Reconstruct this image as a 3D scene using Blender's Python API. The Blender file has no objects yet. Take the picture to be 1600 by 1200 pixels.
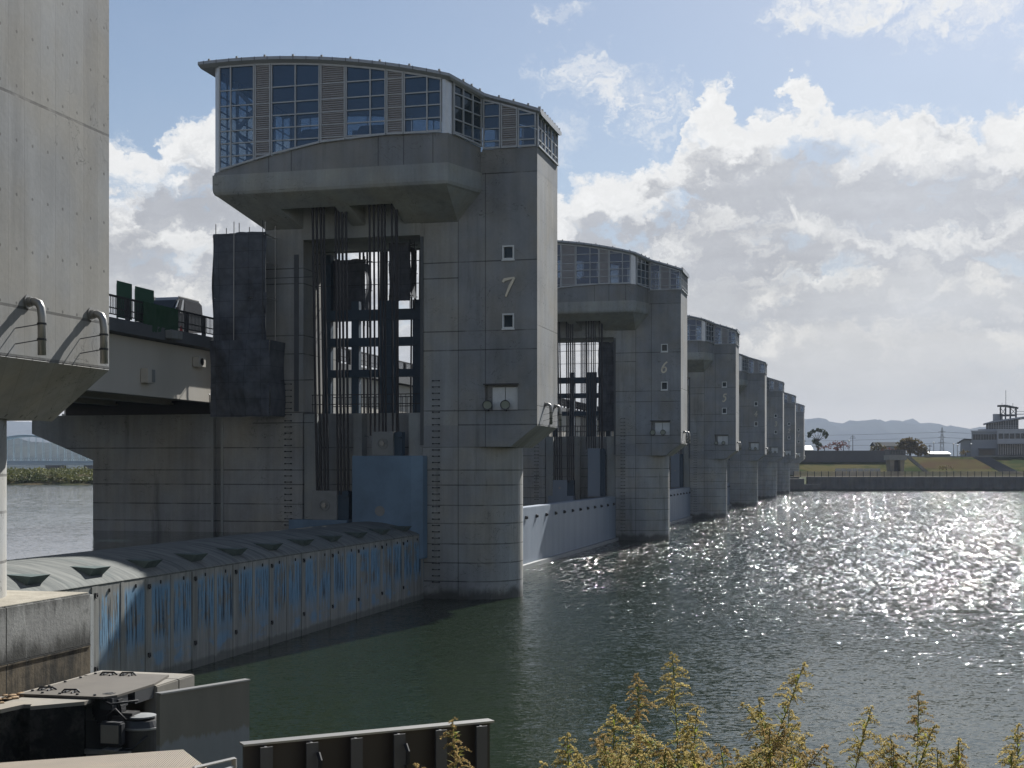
import bpy, bmesh, math, random
from mathutils import Vector, noise as mnoise
R = math.radians
scene = bpy.context.scene
COL = scene.collection

# ------------------------------------------------------------------ camera
FPX = 2133.0
YAW = math.atan(542 / FPX)
S, C = math.sin(YAW), math.cos(YAW)
H = 7.14
cam_d = bpy.data.cameras.new("camera")
cam = bpy.data.objects.new("camera", cam_d); COL.objects.link(cam)
cam.location = (0, 0, H)
cam.rotation_euler = (R(90), 0, YAW)
cam_d.sensor_width = 36.0
cam_d.lens = 36.0 * FPX / 1600
cam_d.shift_y = 129 / 1600
cam_d.clip_start = 0.1
cam_d.clip_end = 60000
scene.camera = cam

# ------------------------------------------------------------------ light
SUN_AZ, SUN_EL = 11.0, 37.0          # degrees right of +Y, and above the horizon
SKY_STRENGTH = 0.05
EXPOSURE = 1.0
scene.view_settings.view_transform = 'Standard'
scene.view_settings.look = 'None'
scene.view_settings.gamma = 1
scene.view_settings.exposure = EXPOSURE
sun_d = bpy.data.lights.new("sun", 'SUN')
sun_d.energy = 5.0
sun_d.angle = R(0.5)
sun_d.color = (1.0, 0.985, 0.955)
sun = bpy.data.objects.new("sun", sun_d); COL.objects.link(sun)
sdir = Vector((math.sin(R(SUN_AZ)) * math.cos(R(SUN_EL)), math.cos(R(SUN_AZ)) * math.cos(R(SUN_EL)), math.sin(R(SUN_EL))))
sun.rotation_euler = sdir.to_track_quat('Z', 'Y').to_euler()
sun.location = (60, 60, 120)
scene.render.engine = 'CYCLES'
scene.cycles.max_bounces = 8
scene.cycles.transparent_max_bounces = 24
scene.cycles.caustics_reflective = False
scene.cycles.caustics_refractive = False
scene.cycles.sample_clamp_indirect = 6
scene.cycles.use_denoising = True


# ------------------------------------------------------------------ node language
class V:
    """a socket with arithmetic"""
    def __init__(s, nt, o): s.nt, s.o = nt, o
    def _m(s, op, b=None, c=None, clamp=False):
        n = s.nt.nodes.new('ShaderNodeMath'); n.operation = op; n.use_clamp = clamp
        for i, x in enumerate((s, b, c)):
            if x is None: continue
            if isinstance(x, V): s.nt.links.new(x.o, n.inputs[i])
            else: n.inputs[i].default_value = x
        return V(s.nt, n.outputs[0])
    def __add__(s, b): return s._m('ADD', b)
    def __sub__(s, b): return s._m('SUBTRACT', b)
    def __mul__(s, b): return s._m('MULTIPLY', b)
    def __truediv__(s, b): return s._m('DIVIDE', b)
    __radd__ = __add__; __rmul__ = __mul__
    def __rsub__(s, b): return (s * -1) + b
    def pow(s, b): return s._m('POWER', b)
    def max(s, b): return s._m('MAXIMUM', b)
    def min(s, b): return s._m('MINIMUM', b)
    def abs(s): return s._m('ABSOLUTE')
    def frac(s): return s._m('FRACT')
    def floor(s): return s._m('FLOOR')
    def lt(s, b): return s._m('LESS_THAN', b)
    def gt(s, b): return s._m('GREATER_THAN', b)
    def step(s, a, b):
        n = s.nt.nodes.new('ShaderNodeMapRange'); n.interpolation_type = 'SMOOTHSTEP'
        s.nt.links.new(s.o, n.inputs['Value'])
        n.inputs['From Min'].default_value = a; n.inputs['From Max'].default_value = b
        return V(s.nt, n.outputs['Result'])


class Mat:
    def __init__(s, name, rough=0.8, metallic=0.0, spec=0.5):
        m = bpy.data.materials.new(name); m.use_nodes = True
        s.m, s.nt = m, m.node_tree
        s.bsdf = next(n for n in s.nt.nodes if n.type == 'BSDF_PRINCIPLED')
        s.out = next(n for n in s.nt.nodes if n.type == 'OUTPUT_MATERIAL')
        s.bsdf.inputs['Roughness'].default_value = rough
        s.bsdf.inputs['Metallic'].default_value = metallic
        s.bsdf.inputs['Specular IOR Level'].default_value = spec
        s.geo = s.nt.nodes.new('ShaderNodeNewGeometry')
        s.tc = s.nt.nodes.new('ShaderNodeTexCoord')
        s.pos = s.geo.outputs['Position']; s.obj = s.tc.outputs['Object']
    def xyz(s, sock):
        n = s.nt.nodes.new('ShaderNodeSeparateXYZ'); s.nt.links.new(sock, n.inputs[0])
        return [V(s.nt, o) for o in n.outputs]
    def comb(s, x, y, z):
        n = s.nt.nodes.new('ShaderNodeCombineXYZ')
        for i, v in enumerate((x, y, z)):
            if isinstance(v, V): s.nt.links.new(v.o, n.inputs[i])
            else: n.inputs[i].default_value = v
        return n.outputs[0]
    def noise(s, vec, scale=(1, 1, 1), detail=4, rough=0.55, dist=0.0, off=(0, 0, 0)):
        mp = s.nt.nodes.new('ShaderNodeMapping'); mp.inputs['Scale'].default_value = scale; mp.inputs['Location'].default_value = off
        s.nt.links.new(vec, mp.inputs['Vector'])
        n = s.nt.nodes.new('ShaderNodeTexNoise'); n.inputs['Scale'].default_value = 1
        n.inputs['Detail'].default_value = detail; n.inputs['Roughness'].default_value = rough; n.inputs['Distortion'].default_value = dist
        s.nt.links.new(mp.outputs[0], n.inputs['Vector'])
        return V(s.nt, n.outputs[0])
    def mix(s, f, a, b, mode='MIX'):
        n = s.nt.nodes.new('ShaderNodeMix'); n.data_type = 'RGBA'; n.blend_type = mode
        for sock, v in ((n.inputs[0], f), (n.inputs[6], a), (n.inputs[7], b)):
            if isinstance(v, V): s.nt.links.new(v.o, sock)
            elif isinstance(v, (int, float)): sock.default_value = v
            elif isinstance(v, tuple): sock.default_value = (*v[:3], 1)
            else: s.nt.links.new(v, sock)
        return n.outputs[2]
    def scale_col(s, col, f):
        n = s.nt.nodes.new('ShaderNodeVectorMath'); n.operation = 'SCALE'
        if isinstance(col, tuple): n.inputs[0].default_value = col[:3]
        else: s.nt.links.new(col, n.inputs[0])
        s.nt.links.new(f.o, n.inputs[3])
        return n.outputs[0]
    def lines(s, val, span, at, width):
        """1 on thin lines where val crosses the listed positions"""
        o = None
        for a in at:
            q = val._m('COMPARE', a, width / 2)
            o = q if o is None else o.max(q)
        return o
    def color(s, c):
        if isinstance(c, tuple): s.bsdf.inputs['Base Color'].default_value = (*c[:3], 1)
        else: s.nt.links.new(c, s.bsdf.inputs['Base Color'])
        return s
    def rough(s, v): s.nt.links.new(v.o, s.bsdf.inputs['Roughness']); return s
    def bump(s, h, dist=0.02, strength=1.0):
        b = s.nt.nodes.new('ShaderNodeBump'); b.inputs['Distance'].default_value = dist; b.inputs['Strength'].default_value = strength
        s.nt.links.new(h.o, b.inputs['Height']); s.nt.links.new(b.outputs[0], s.bsdf.inputs['Normal'])
        return s


# ------------------------------------------------------------------ sky with clouds
def build_world():
    w = bpy.data.worlds.new("World"); scene.world = w; w.use_nodes = True
    nt = w.node_tree
    bg = next(n for n in nt.nodes if n.type == 'BACKGROUND')
    bg.inputs['Strength'].default_value = SKY_STRENGTH
    sky = nt.nodes.new('ShaderNodeTexSky'); sky.sky_type = 'NISHITA'; sky.sun_disc = False
    sky.sun_elevation = R(SUN_EL); sky.sun_rotation = R(SUN_AZ)
    sky.air_density = 1.0; sky.dust_density = 0.6; sky.ozone_density = 1.6; sky.altitude = 0
    M = Mat.__new__(Mat); M.nt = nt
    tc = nt.nodes.new('ShaderNodeTexCoord'); d = tc.outputs['Generated']
    x, y, z = M.xyz(d)
    az = x._m('ARCTAN2', y) * 57.2958
    el = z.max(-1).min(1)._m('ARCSINE') * 57.2958
    K = 1.0 / (SKY_STRENGTH * 2 ** EXPOSURE)       # cloud radiances below are what the picture shows
    def k(c): return tuple(v * K for v in c)
    def A(px): return math.degrees(math.atan((px - 800) / FPX) - YAW)
    def E_(px, py):
        dx = (px - 800) / FPX
        return math.degrees(math.atan((729 - py) / FPX / math.sqrt(1 + dx * dx)))
    p = M.comb(az, el * 1.2, 0.0)
    def vnoise(vec, scale, detail, rough, off):
        mp = nt.nodes.new('ShaderNodeMapping'); mp.inputs['Scale'].default_value = scale; mp.inputs['Location'].default_value = off
        nt.links.new(vec, mp.inputs['Vector'])
        n = nt.nodes.new('ShaderNodeTexNoise'); n.inputs['Scale'].default_value = 1; n.inputs['Detail'].default_value = detail; n.inputs['Roughness'].default_value = rough
        nt.links.new(mp.outputs[0], n.inputs['Vector'])
        return M.xyz(n.outputs['Color'])
    # billowing: the sky directions are stirred at several sizes before the cloud outlines are read
    w1 = vnoise(p, (.30, .30, 1), 2, .5, (4, 2, 0)); w2 = vnoise(p, (1.0, 1.0, 1), 8, .62, (1, 6, 0))
    azw = az + (w1[0] - .5) * 3.6 + (w2[0] - .5) * 2.6
    elw = el + (w1[1] - .5) * 2.2 + (w2[1] - .5) * 2.4
    q = M.comb(azw, elw * 1.25, 0.0)
    big = M.noise(p, (.22, .22, 1), 3, .5, off=(3.1, 1.7, 0))
    puff = M.noise(q, (.5, .55, 1), 10, .58)
    fine = M.noise(q, (1.6, 1.8, 1), 9, .62, off=(9, 4, 0))
    soft_n = M.noise(q, (.42, .5, 1), 4, .5, off=(6, 3, 0))
    flat = M.noise(p, (.14, .8, 1), 7, .6, dist=.2, off=(2, 8, 0))
    # puffed tops: creases where the noise folds
    fold = ((M.noise(q, (.9, 1.0, 1), 2, .5, off=(5, 1, 0)) - .5).abs() * 4.5 + (M.noise(q, (2.3, 2.5, 1), 4, .55, off=(2, 7, 0)) - .5).abs() * 2.6).min(1.4)
    nb = (puff - .5) * 2.6 + (fine - .5) * 1.3 + (fold - .55) * .55
    veil = (el * -1 + 21).step(0, 24) * .55 + (big - .4).step(0, .4) * .1
    col = M.mix(veil.min(.95), M.scale_col(sky.outputs[0], (el * 0 + .86)), k((.42, .50, .65)))

    def curve(pts, warp=True):
        """az -> elevation of a cloud bank's upper outline, from picture points"""
        r = nt.nodes.new('ShaderNodeFloatCurve'); cu = r.mapping.curves[0]
        q = sorted((A(a), E_(a, b)) for a, b in pts)
        lo, hi = -38.0, 12.0
        q = [p_ for p_ in q if lo < p_[0] < hi]; q = [(lo, q[0][1])] + q + [(hi, q[-1][1])]
        for i, (a, e) in enumerate(q):
            t, v = (a - lo) / (hi - lo), e / 30.0
            if i == 0: cu.points[0].location = (t, v)
            elif i == len(q) - 1: cu.points[-1].location = (1, v)
            else: cu.points.new(t, v)
        for pt in cu.points: pt.handle_type = 'AUTO'
        r.mapping.update()
        nt.links.new(((azw + 38) / 50).max(0).min(1).o, r.inputs['Value'])
        return V(nt, r.outputs[0]) * 30.0

    gapn = M.noise(q, (.30, .55, 1), 5, .55, off=(12, 5, 0))
    glow = ((az - 11) * (az - 11) + (el - 22) * (el - 22) * .8)._m('SQRT').step(26, 4)

    def bank(col, pts, amp, soft, depth, white, grey, nz=None, rim=0.0, op=1.0, inner=None):
        s_ = curve(pts) - elw + (nz if nz is not None else nb) * amp
        gap = ((gapn - .5) * 3.2 - (puff - .5) * 1.4 - .12).step(0, .45) * s_.step(.8, 2.0) * .75
        a = s_.step(0, soft) * op * (1 - gap)
        s2 = s_ if inner is None else s_ * .35 + (curve(inner) - el + nb * amp) * .65
        t = (s2 + (fold - .6) * -depth * .28 + (soft_n - .5) * depth * 4.2 + (puff - .5) * depth * .7 + (big - .5) * depth * 1.2 - rim).step(-depth * .25, depth * .9)
        t2 = (big - .5) * .3 + (flat - .5) * .4
        c = M.mix(t, k(white), k(grey))
        c = M.scale_col(c, t2 * t + (fold - .6) * .07 + (fine - .5) * .10 + glow * t * .30 + 1)
        # the thinnest rim glows where the sun shines through
        return M.mix(a, col, c)

    def cloudlet(col, cx, cy, rx, ry, white, thr=.5, op=1.0, tilt=0.0):
        a0, e0 = A(cx), E_(cx, cy)
        ra, re = rx / FPX * 57.3, ry / FPX * 57.3
        u = (azw - a0) / ra; v = ((elw - e0) - (azw - a0) * tilt) / re
        r2 = u * u + v * v
        s_ = (1 - r2) * .5 + (puff - .5) * 2.4 + (fine - .5) * 1.6 + (fold - .55) * .3
        a = s_.step(thr - .45, thr + .75) * op
        c = M.mix((s_ - thr).step(.3, 1.3), k(white), k((.66, .69, .74)))
        return M.mix(a, col, c)

    W1 = (.93, .93, .92)
    col = cloudlet(col, 868, 33, 55, 22, W1, .5, .8)
    col = cloudlet(col, 1300, 2, 105, 42, W1, .1)
    col = cloudlet(col, 1490, 0, 115, 48, W1, .1)
    col = cloudlet(col, 1600, 80, 50, 34, W1, .4, .7)
    col = cloudlet(col, 965, 140, 115, 48, W1, .25, .9, tilt=-.25)
    col = cloudlet(col, 1010, 195, 60, 45, W1, .35, .8)
    col = cloudlet(col, 885, 240, 40, 50, (.85, .87, .9), .4, .7)
    G = (.49, .505, .535)
    col = bank(col, [(-400, 250), (-100, 260), (60, 245), (150, 225), (200, 212), (235, 232), (262, 188), (300, 165), (340, 158), (420, 200), (560, 300), (760, 320), (850, 310), (880, 300),
                     (930, 272), (985, 250), (1045, 240), (1066, 180), (1085, 135), (1105, 120), (1145, 128), (1165, 165), (1185, 175), (1205, 158), (1225, 165), (1238, 118), (1258, 98),
                     (1288, 108), (1305, 150), (1330, 180), (1358, 195), (1395, 175), (1450, 166), (1500, 172), (1535, 196), (1575, 172), (1640, 176), (1800, 200)],
               .55, .62, 2.0, W1, G, rim=.95, inner=[(-400, 300), (150, 270), (250, 260), (340, 250), (560, 350), (850, 340), (900, 325), (985, 278), (1060, 235), (1150, 215), (1200, 200), (1300, 195), (1360, 205), (1450, 185), (1600, 190), (1800, 215)])
    col = bank(col, [(-400, 330), (170, 322), (215, 325), (280, 345), (335, 362), (500, 400), (860, 420), (900, 420), (1000, 385), (1080, 335), (1130, 300), (1180, 322), (1240, 302), (1290, 330), (1400, 350), (1455, 335), (1480, 345), (1600, 322), (1800, 330)],
               .7, .8, 1.3, (.93, .925, .90), (.50, .51, .53), rim=.45, op=.85)
    col = bank(col, [(-400, 420), (170, 425), (330, 430), (860, 480), (1000, 450), (1080, 430), (1200, 412), (1300, 402), (1420, 405), (1500, 415), (1600, 405), (1800, 410)],
               .6, .8, 1.6, (.93, .91, .855), (.58, .585, .59), nz=nb + (flat - .5) * 2, op=.9)
    col = bank(col, [(-400, 520), (860, 540), (1050, 500), (1200, 500), (1400, 492), (1600, 500), (1800, 500)],
               .5, .8, 1.5, (.90, .87, .80), (.66, .65, .625), nz=nb + (flat - .5) * 2.5, op=.9)
    # pale layer towards the horizon
    low = (el * -1 + 5.2 + (flat - .5) * 3.4).step(0, 4.6)
    col = M.mix(low * .82, col, k((.66, .635, .58)))
    col = M.mix((el * -1 + 3.2).step(0, 3.0) * .9, col, k((1.15, 1.02, .83)))
    nt.links.new(col, bg.inputs['Color'])
    try: w.cycles.sampling_method = 'MANUAL'; w.cycles.sample_map_resolution = 512
    except Exception: pass

build_world()


# ------------------------------------------------------------------ mesh builder
class B:
    def __init__(s, xf=None): s.v, s.f, s.xf = [], [], xf
    def add(s, vs, fs):
        o = len(s.v); s.v += [tuple(p) for p in vs]; s.f += [tuple(i + o for i in f) for f in fs]; return s
    def box(s, x0, y0, z0, x1, y1, z1):
        return s.add([(x0, y0, z0), (x1, y0, z0), (x1, y1, z0), (x0, y1, z0), (x0, y0, z1), (x1, y0, z1), (x1, y1, z1), (x0, y1, z1)],
                     [(0, 3, 2, 1), (4, 5, 6, 7), (0, 1, 5, 4), (1, 2, 6, 5), (2, 3, 7, 6), (3, 0, 4, 7)])
    def prism(s, poly, axis, a, b):
        n = len(poly)
        mk = {'y': lambda p, t: (p[0], t, p[1]), 'x': lambda p, t: (t, p[0], p[1]), 'z': lambda p, t: (p[0], p[1], t)}[axis]
        vs = [mk(p, a) for p in poly] + [mk(p, b) for p in poly]
        fs = [tuple(range(n))[::-1], tuple(range(n, 2 * n))] + [(i, (i + 1) % n, n + (i + 1) % n, n + i) for i in range(n)]
        return s.add(vs, fs)
    def loft(s, rings, cap=True, closed=True):
        n = len(rings[0]); vs = [p for r in rings for p in r]; fs = []
        for k in range(len(rings) - 1):
            for i in range(n if closed else n - 1):
                j = (i + 1) % n
                fs.append((k * n + i, k * n + j, (k + 1) * n + j, (k + 1) * n + i))
        if cap: fs += [tuple(range(n))[::-1], tuple(range((len(rings) - 1) * n, len(rings) * n))]
        return s.add(vs, fs)
    def tube(s, pts, r, n=8, cap=True):
        pts = [Vector(p) for p in pts]; rings = []
        rs = r if isinstance(r, (list, tuple)) else [r] * len(pts)
        for i, p in enumerate(pts):
            t = (pts[min(i + 1, len(pts) - 1)] - pts[max(i - 1, 0)]).normalized()
            u = t.cross(Vector((0, 0, 1)) if abs(t.z) < .9 else Vector((1, 0, 0))).normalized(); w = t.cross(u)
            rings.append([p + (u * math.cos(a) + w * math.sin(a)) * rs[i] for a in [2 * math.pi * q / n for q in range(n)]])
        return s.loft(rings, cap)
    def disc(s, c, r, axis, a, b, n=20):
        poly = [(c[0] + r * math.cos(2 * math.pi * i / n), c[1] + r * math.sin(2 * math.pi * i / n)) for i in range(n)]
        return s.prism(poly, axis, a, b)
    def lathe(s, c, prof, n=20):
        rings = [[(c[0] + r * math.cos(2 * math.pi * i / n), c[1] + r * math.sin(2 * math.pi * i / n), c[2] + z) for i in range(n)] for r, z in prof]
        return s.loft(rings)
    def quad(s, a, b, c, d): return s.add([a, b, c, d], [(0, 1, 2, 3)])
    def grid(s, fn, nu, nv):
        vs = [fn(i / nu, j / nv) for j in range(nv + 1) for i in range(nu + 1)]
        return s.add(vs, [(j * (nu + 1) + i, j * (nu + 1) + i + 1, (j + 1) * (nu + 1) + i + 1, (j + 1) * (nu + 1) + i) for j in range(nv) for i in range(nu)])
    def build(s, name, mat, parent=None, org=(0, 0, 0), smooth=False, bevel=0.0, recalc=True):
        me = bpy.data.meshes.new(name)
        v = [s.xf(*p) for p in s.v] if s.xf else s.v
        me.from_pydata([(p[0] - org[0], p[1] - org[1], p[2] - org[2]) for p in v], [], s.f)
        if recalc:
            bm = bmesh.new(); bm.from_mesh(me); bmesh.ops.recalc_face_normals(bm, faces=bm.faces)
            if bevel: bmesh.ops.bevel(bm, geom=[e for e in bm.edges if e.is_manifold and e.calc_face_angle(0) > .5], offset=bevel, segments=2, affect='EDGES', clamp_overlap=True)
            bm.to_mesh(me); bm.free()
        if smooth: me.polygons.foreach_set('use_smooth', [True] * len(me.polygons))
        me.materials.append(mat.m if isinstance(mat, Mat) else mat)
        o = bpy.data.objects.new(name, me); COL.objects.link(o)
        if parent: o.parent = parent
        return o


def tag(o, label=None, cat=None, group=None, kind=None):
    if label: o['label'] = label
    if cat: o['category'] = cat
    if group: o['group'] = group
    if kind: o['kind'] = kind
    return o

def thing(name, loc, label, cat, group=None, rz=0.0):
    o = bpy.data.objects.new(name, None); COL.objects.link(o)
    o.empty_display_size = .3
    o.location = loc; o.rotation_euler = (0, 0, rz)
    return tag(o, label, cat, group)

def structure(o): return tag(o, kind='structure')

def copy_tree(o, label=None, dloc=(0, 0, 0), skip=()):
    kids = {}
    for q in bpy.data.objects:
        if q.parent: kids.setdefault(q.parent.name, []).append(q)
    def rec(a, par):
        c = a.copy(); COL.objects.link(c)
        if par: c.parent = par
        for ch in kids.get(a.name, []):
            if ch.name.split('.')[0] not in skip: rec(ch, c)
        return c
    r = rec(o, None)
    r.location = [r.location[i] + dloc[i] for i in range(3)]
    if label: r['label'] = label
    return r

def D(px, py, d):
    lat = (px - 800) / FPX * d
    return (-S * d + C * lat, C * d + S * lat, H + (729 - py) / FPX * d)
def CV(lat, dep, z): return (-S * dep + C * lat, C * dep + S * lat, z)     # right/forward/up of the bank path -> world

# ------------------------------------------------------------------ materials
def concrete(name, base, zj=(), xj=(), wet=None, wetc=(.030, .031, .024), streak=.35, boards=0.0, ties=False, dark=0.0):
    m = Mat(name, .82, spec=.3)
    px, py, pz = m.xyz(m.pos); ox, oy, oz = m.xyz(m.obj)
    blot = m.noise(m.pos, (.35, .35, .28), 6, .6)
    stk = m.noise(m.pos, (2.2, 2.2, .12), 5, .65, off=(5, 2, 0))
    stk2 = m.noise(m.pos, (.7, .7, .05), 4, .6, off=(1, 7, 3))
    fine = m.noise(m.pos, (9, 9, 9), 4, .7)
    f = (blot - .5) * 1.0 + (stk - .5) * streak * 1.6 + (stk2 - .5) * streak * 1.2 + (fine - .5) * .22 + 1.0
    # run-off stains
    drip = m.noise(m.pos, (1.1, 1.1, .10), 7, .72, off=(11, 3, 5)).step(.56, .72)
    f = f * (1 - drip * (.22 + dark))
    crk = (m.noise(m.pos, (.75, .75, .9), 4, .55, dist=1.2, off=(2, 2, 2)) - .5).abs().lt(.0035) * m.noise(m.pos, (.3, .3, .3), 2, off=(7, 7, 1)).step(.5, .56)
    f = f * (1 - crk * .45)
    col = m.mix(m.noise(m.pos, (.5, .5, .4), 3).step(.35, .7), base, (base[0] * 1.06, base[1] * .99, base[2] * .88))
    h = fine * .25
    if zj:
        lz = m.lines(oz, (-2, 32), zj, .06) * (m.noise(m.pos, (.8, .8, 2), 3).step(.3, .55) * .7 + .3)
        f = f * (1 - lz * .6); h = h - lz
    if xj:
        lx = m.lines(ox, (-30, 30), xj, .05)
        f = f * (1 - lx * .5); h = h - lx
    if boards:
        b = ((ox + oy) / boards).frac()
        l2 = b.lt(.035)
        pid = ((ox + oy) / boards).floor()
        wn = m.nt.nodes.new('ShaderNodeTexWhiteNoise'); wn.noise_dimensions = '1D'; m.nt.links.new(pid.o, wn.inputs['W'])
        f = f * (1 - l2 * .16) * (V(m.nt, wn.outputs[0]) * .10 + .95); h = h - l2 * .4
    if ties:
        u = ((oy + .2) / .55).frac() - .5; w = (oz / 1.1).frac() - .5
        dd = (u * .55) * (u * .55) + (w * 1.1) * (w * 1.1)
        t = dd.lt(.0011); f = f * (1 - t * .55); h = h - t
    col = m.scale_col(col, f.max(.15))
    if wet is not None:
        e = (pz * -1 + wet + (m.noise(m.pos, (1.2, 1.2, .5), 5, .6) - .5) * 1.3).step(-.05, .5)
        col = m.mix(e * .78, col, wetc)
    m.color(col); m.bump(h, .02, .6)
    return m

def flatmat(name, col, rough=.6, metallic=0.0, var=.18, sc=3.0, spec=.4, streak=False):
    m = Mat(name, rough, metallic, spec)
    n = m.noise(m.pos, (sc, sc, sc * (.12 if streak else 1)), 5, .6)
    m.color(m.scale_col(col, (n - .5) * 2 * var + 1)); m.bump(m.noise(m.pos, (sc * 6,) * 3, 3), .004, .4)
    return m

ZJ = [0.95, 1.95, 2.97, 4.07, 5.05, 6.14, 6.95, 8.2, 10.15, 13.4, 14.42, 17.3, 18.14, 20.35, 22.82]
M_pier = concrete('pier_concrete', (.285, .293, .294), ZJ, (4.1,), wet=.75, dark=.2)
M_tower = concrete('tower_concrete', (.242, .252, .262), [9.38, 10.15, 13.4, 14.42, 18.14, 22.82], (4.1, 5.62), streak=.25)
M_face = M_tower
M_cap = concrete('cap_concrete', (.285, .30, .298), (), (), streak=.3)
M_parapet = concrete('parapet_concrete', (.215, .224, .234), (), (-5.6, -4.3, .6, 2.0, 3.6), streak=.25)
M_board = concrete('board_marked_concrete', (.238, .243, .243), [9.38, 10.38, 14.66], (), streak=.28, boards=.55, ties=True)
def abutment_mat():
    m = Mat('stained_abutment_concrete', .85, 0, .15)
    x, y, z = m.xyz(m.pos)
    big = m.noise(m.pos, (.45, .45, .5), 6, .62); mid = m.noise(m.pos, (1.6, 1.6, .5), 6, .68, off=(3, 1, 0)); stk = m.noise(m.pos, (4, 4, .25), 5, .65, off=(0, 6, 0)); fine = m.noise(m.pos, (12, 12, 12), 4, .7)
    col = m.mix(mid.step(.3, .7), (.22, .215, .20), (.32, .315, .29))
    # black growth gathers above the joint and runs down from the coping
    grow = (z * -1 + 3.62 + (mid - .5) * 1.5).step(-.1, .45).max((big + (mid - .5) * .5).step(.55, .66)).max((z - 4.0 + (stk - .5) * 1.4).step(-.1, .35) * .7) * z.lt(4.255)
    col = m.mix(grow * .88, col, (.030, .029, .025))
    low = z.lt(3.09)
    brown = m.mix((big + (stk - .5) * .5).step(.42, .6), (.12, .098, .068), (.035, .032, .026))
    col = m.mix(low, col, brown)
    runs = stk.step(.63, .72) * z.lt(4.2)
    col = m.mix(runs * .35, col, (.36, .35, .32))
    jt = ((y - 24.66).abs().lt(.018)).max(z._m('COMPARE', 3.09, .02)) * z.lt(4.26)
    col = m.mix(jt, col, (.02, .02, .018))
    col = m.mix(z.gt(4.26), col, m.mix(mid.step(.3, .7), (.25, .225, .18), (.34, .31, .25)))
    m.color(m.scale_col(col, (fine - .5) * .6 + 1)); m.bump(fine + mid, .015, .6)
    return m
M_abut = abutment_mat()
M_slab = concrete('weathered_slab_concrete', (.21, .195, .168), (), (), streak=.2)
M_quay = concrete('quay_concrete', (.12, .12, .12), (), (), wet=.8, streak=.4)
M_frame = flatmat('aluminium_frame', (.40, .41, .415), .5, .1)
M_roof = flatmat('roof_metal', (.37, .385, .41), .7, .0, spec=.12, sc=.8)
M_louvre = flatmat('louvre_metal', (.40, .385, .39), .6, .0)
M_corner = flatmat('corner_panel_metal', (.50, .52, .54), .35, .5)
M_rope = flatmat('greased_wire_rope', (.012, .012, .016), .5)
M_dark = flatmat('dark_steel', (.03, .031, .033), .55)
M_galv = flatmat('galvanised_steel', (.30, .29, .27), .4, .6)
M_blue = flatmat('blue_painted_steel', (.115, .183, .255), .5, sc=.6, var=.5)
M_bluedk = flatmat('dull_blue_steel', (.026, .05, .075), .55, sc=1.0, var=.3)
M_pale = flatmat('pale_blue_gate_paint', (.172, .205, .248), .55, sc=.7, var=.35, streak=True)
M_block = flatmat('grey_block_paint', (.20, .205, .20), .6, sc=1.5, var=.3)
M_white = flatmat('white_paint', (.62, .63, .62), .5)
M_gold = flatmat('bronze_numeral', (.52, .48, .39), .4, .4)
M_girder = flatmat('beige_girder_paint', (.45, .42, .365), .6, sc=.35, var=.2, streak=True)
M_deck = flatmat('dark_deck_edge', (.09, .095, .10), .8, sc=.8, var=.3)
M_green = flatmat('green_board_paint', (.035, .10, .06), .6)
M_asph = flatmat('asphalt', (.05, .05, .05), .9)
M_rubber = flatmat('black_rubber', (.015, .015, .015), .7)
M_red = flatmat('red_plastic', (.40, .04, .03), .5)
M_yellow = flatmat('yellow_plastic', (.50, .33, .03), .5)
M_lens = flatmat('lamp_glass', (.5, .51, .49), .12, .5)

def glass_mat(name, tint, see=.3, spec=.9):
    m = Mat(name, .06, 0, spec); nt = m.nt
    n = m.noise(m.pos, (.9, .9, 1.4), 3)
    m.color(m.scale_col(tint, (n - .5) * .5 + 1))
    w = m.noise(m.pos, (.5, .5, .5), 2); m.bump(w, .03, .25)
    tr = nt.nodes.new('ShaderNodeBsdfTransparent'); tr.inputs[0].default_value = (.55, .66, .78, 1)
    mx = nt.nodes.new('ShaderNodeMixShader'); mx.inputs[0].default_value = see
    nt.links.new(m.bsdf.outputs[0], mx.inputs[1]); nt.links.new(tr.outputs[0], mx.inputs[2]); nt.links.new(mx.outputs[0], m.out.inputs[0])
    return m
M_glass = glass_mat('blue_tinted_glass', (.045, .105, .21), .42)
M_glass2 = glass_mat('dark_window_glass', (.03, .045, .055), .1, .35)

def net_mat():
    m = Mat('black_mesh_cloth', .9, 0, .15)
    n = m.noise(m.pos, (1.2, 1.2, 1.2), 5, .6); ox, oy, oz = m.xyz(m.obj)
    seam = (oz / .9).frac().lt(.03).max((ox / .9).frac().lt(.03))
    m.color(m.scale_col((.09, .096, .108), ((n - .5) * 1.6 + 1) * (1 - seam * .35)))
    m.bump(m.noise(m.pos, (3, 3, 2), 4), .05, .5)
    return m
M_net = net_mat()

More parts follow.
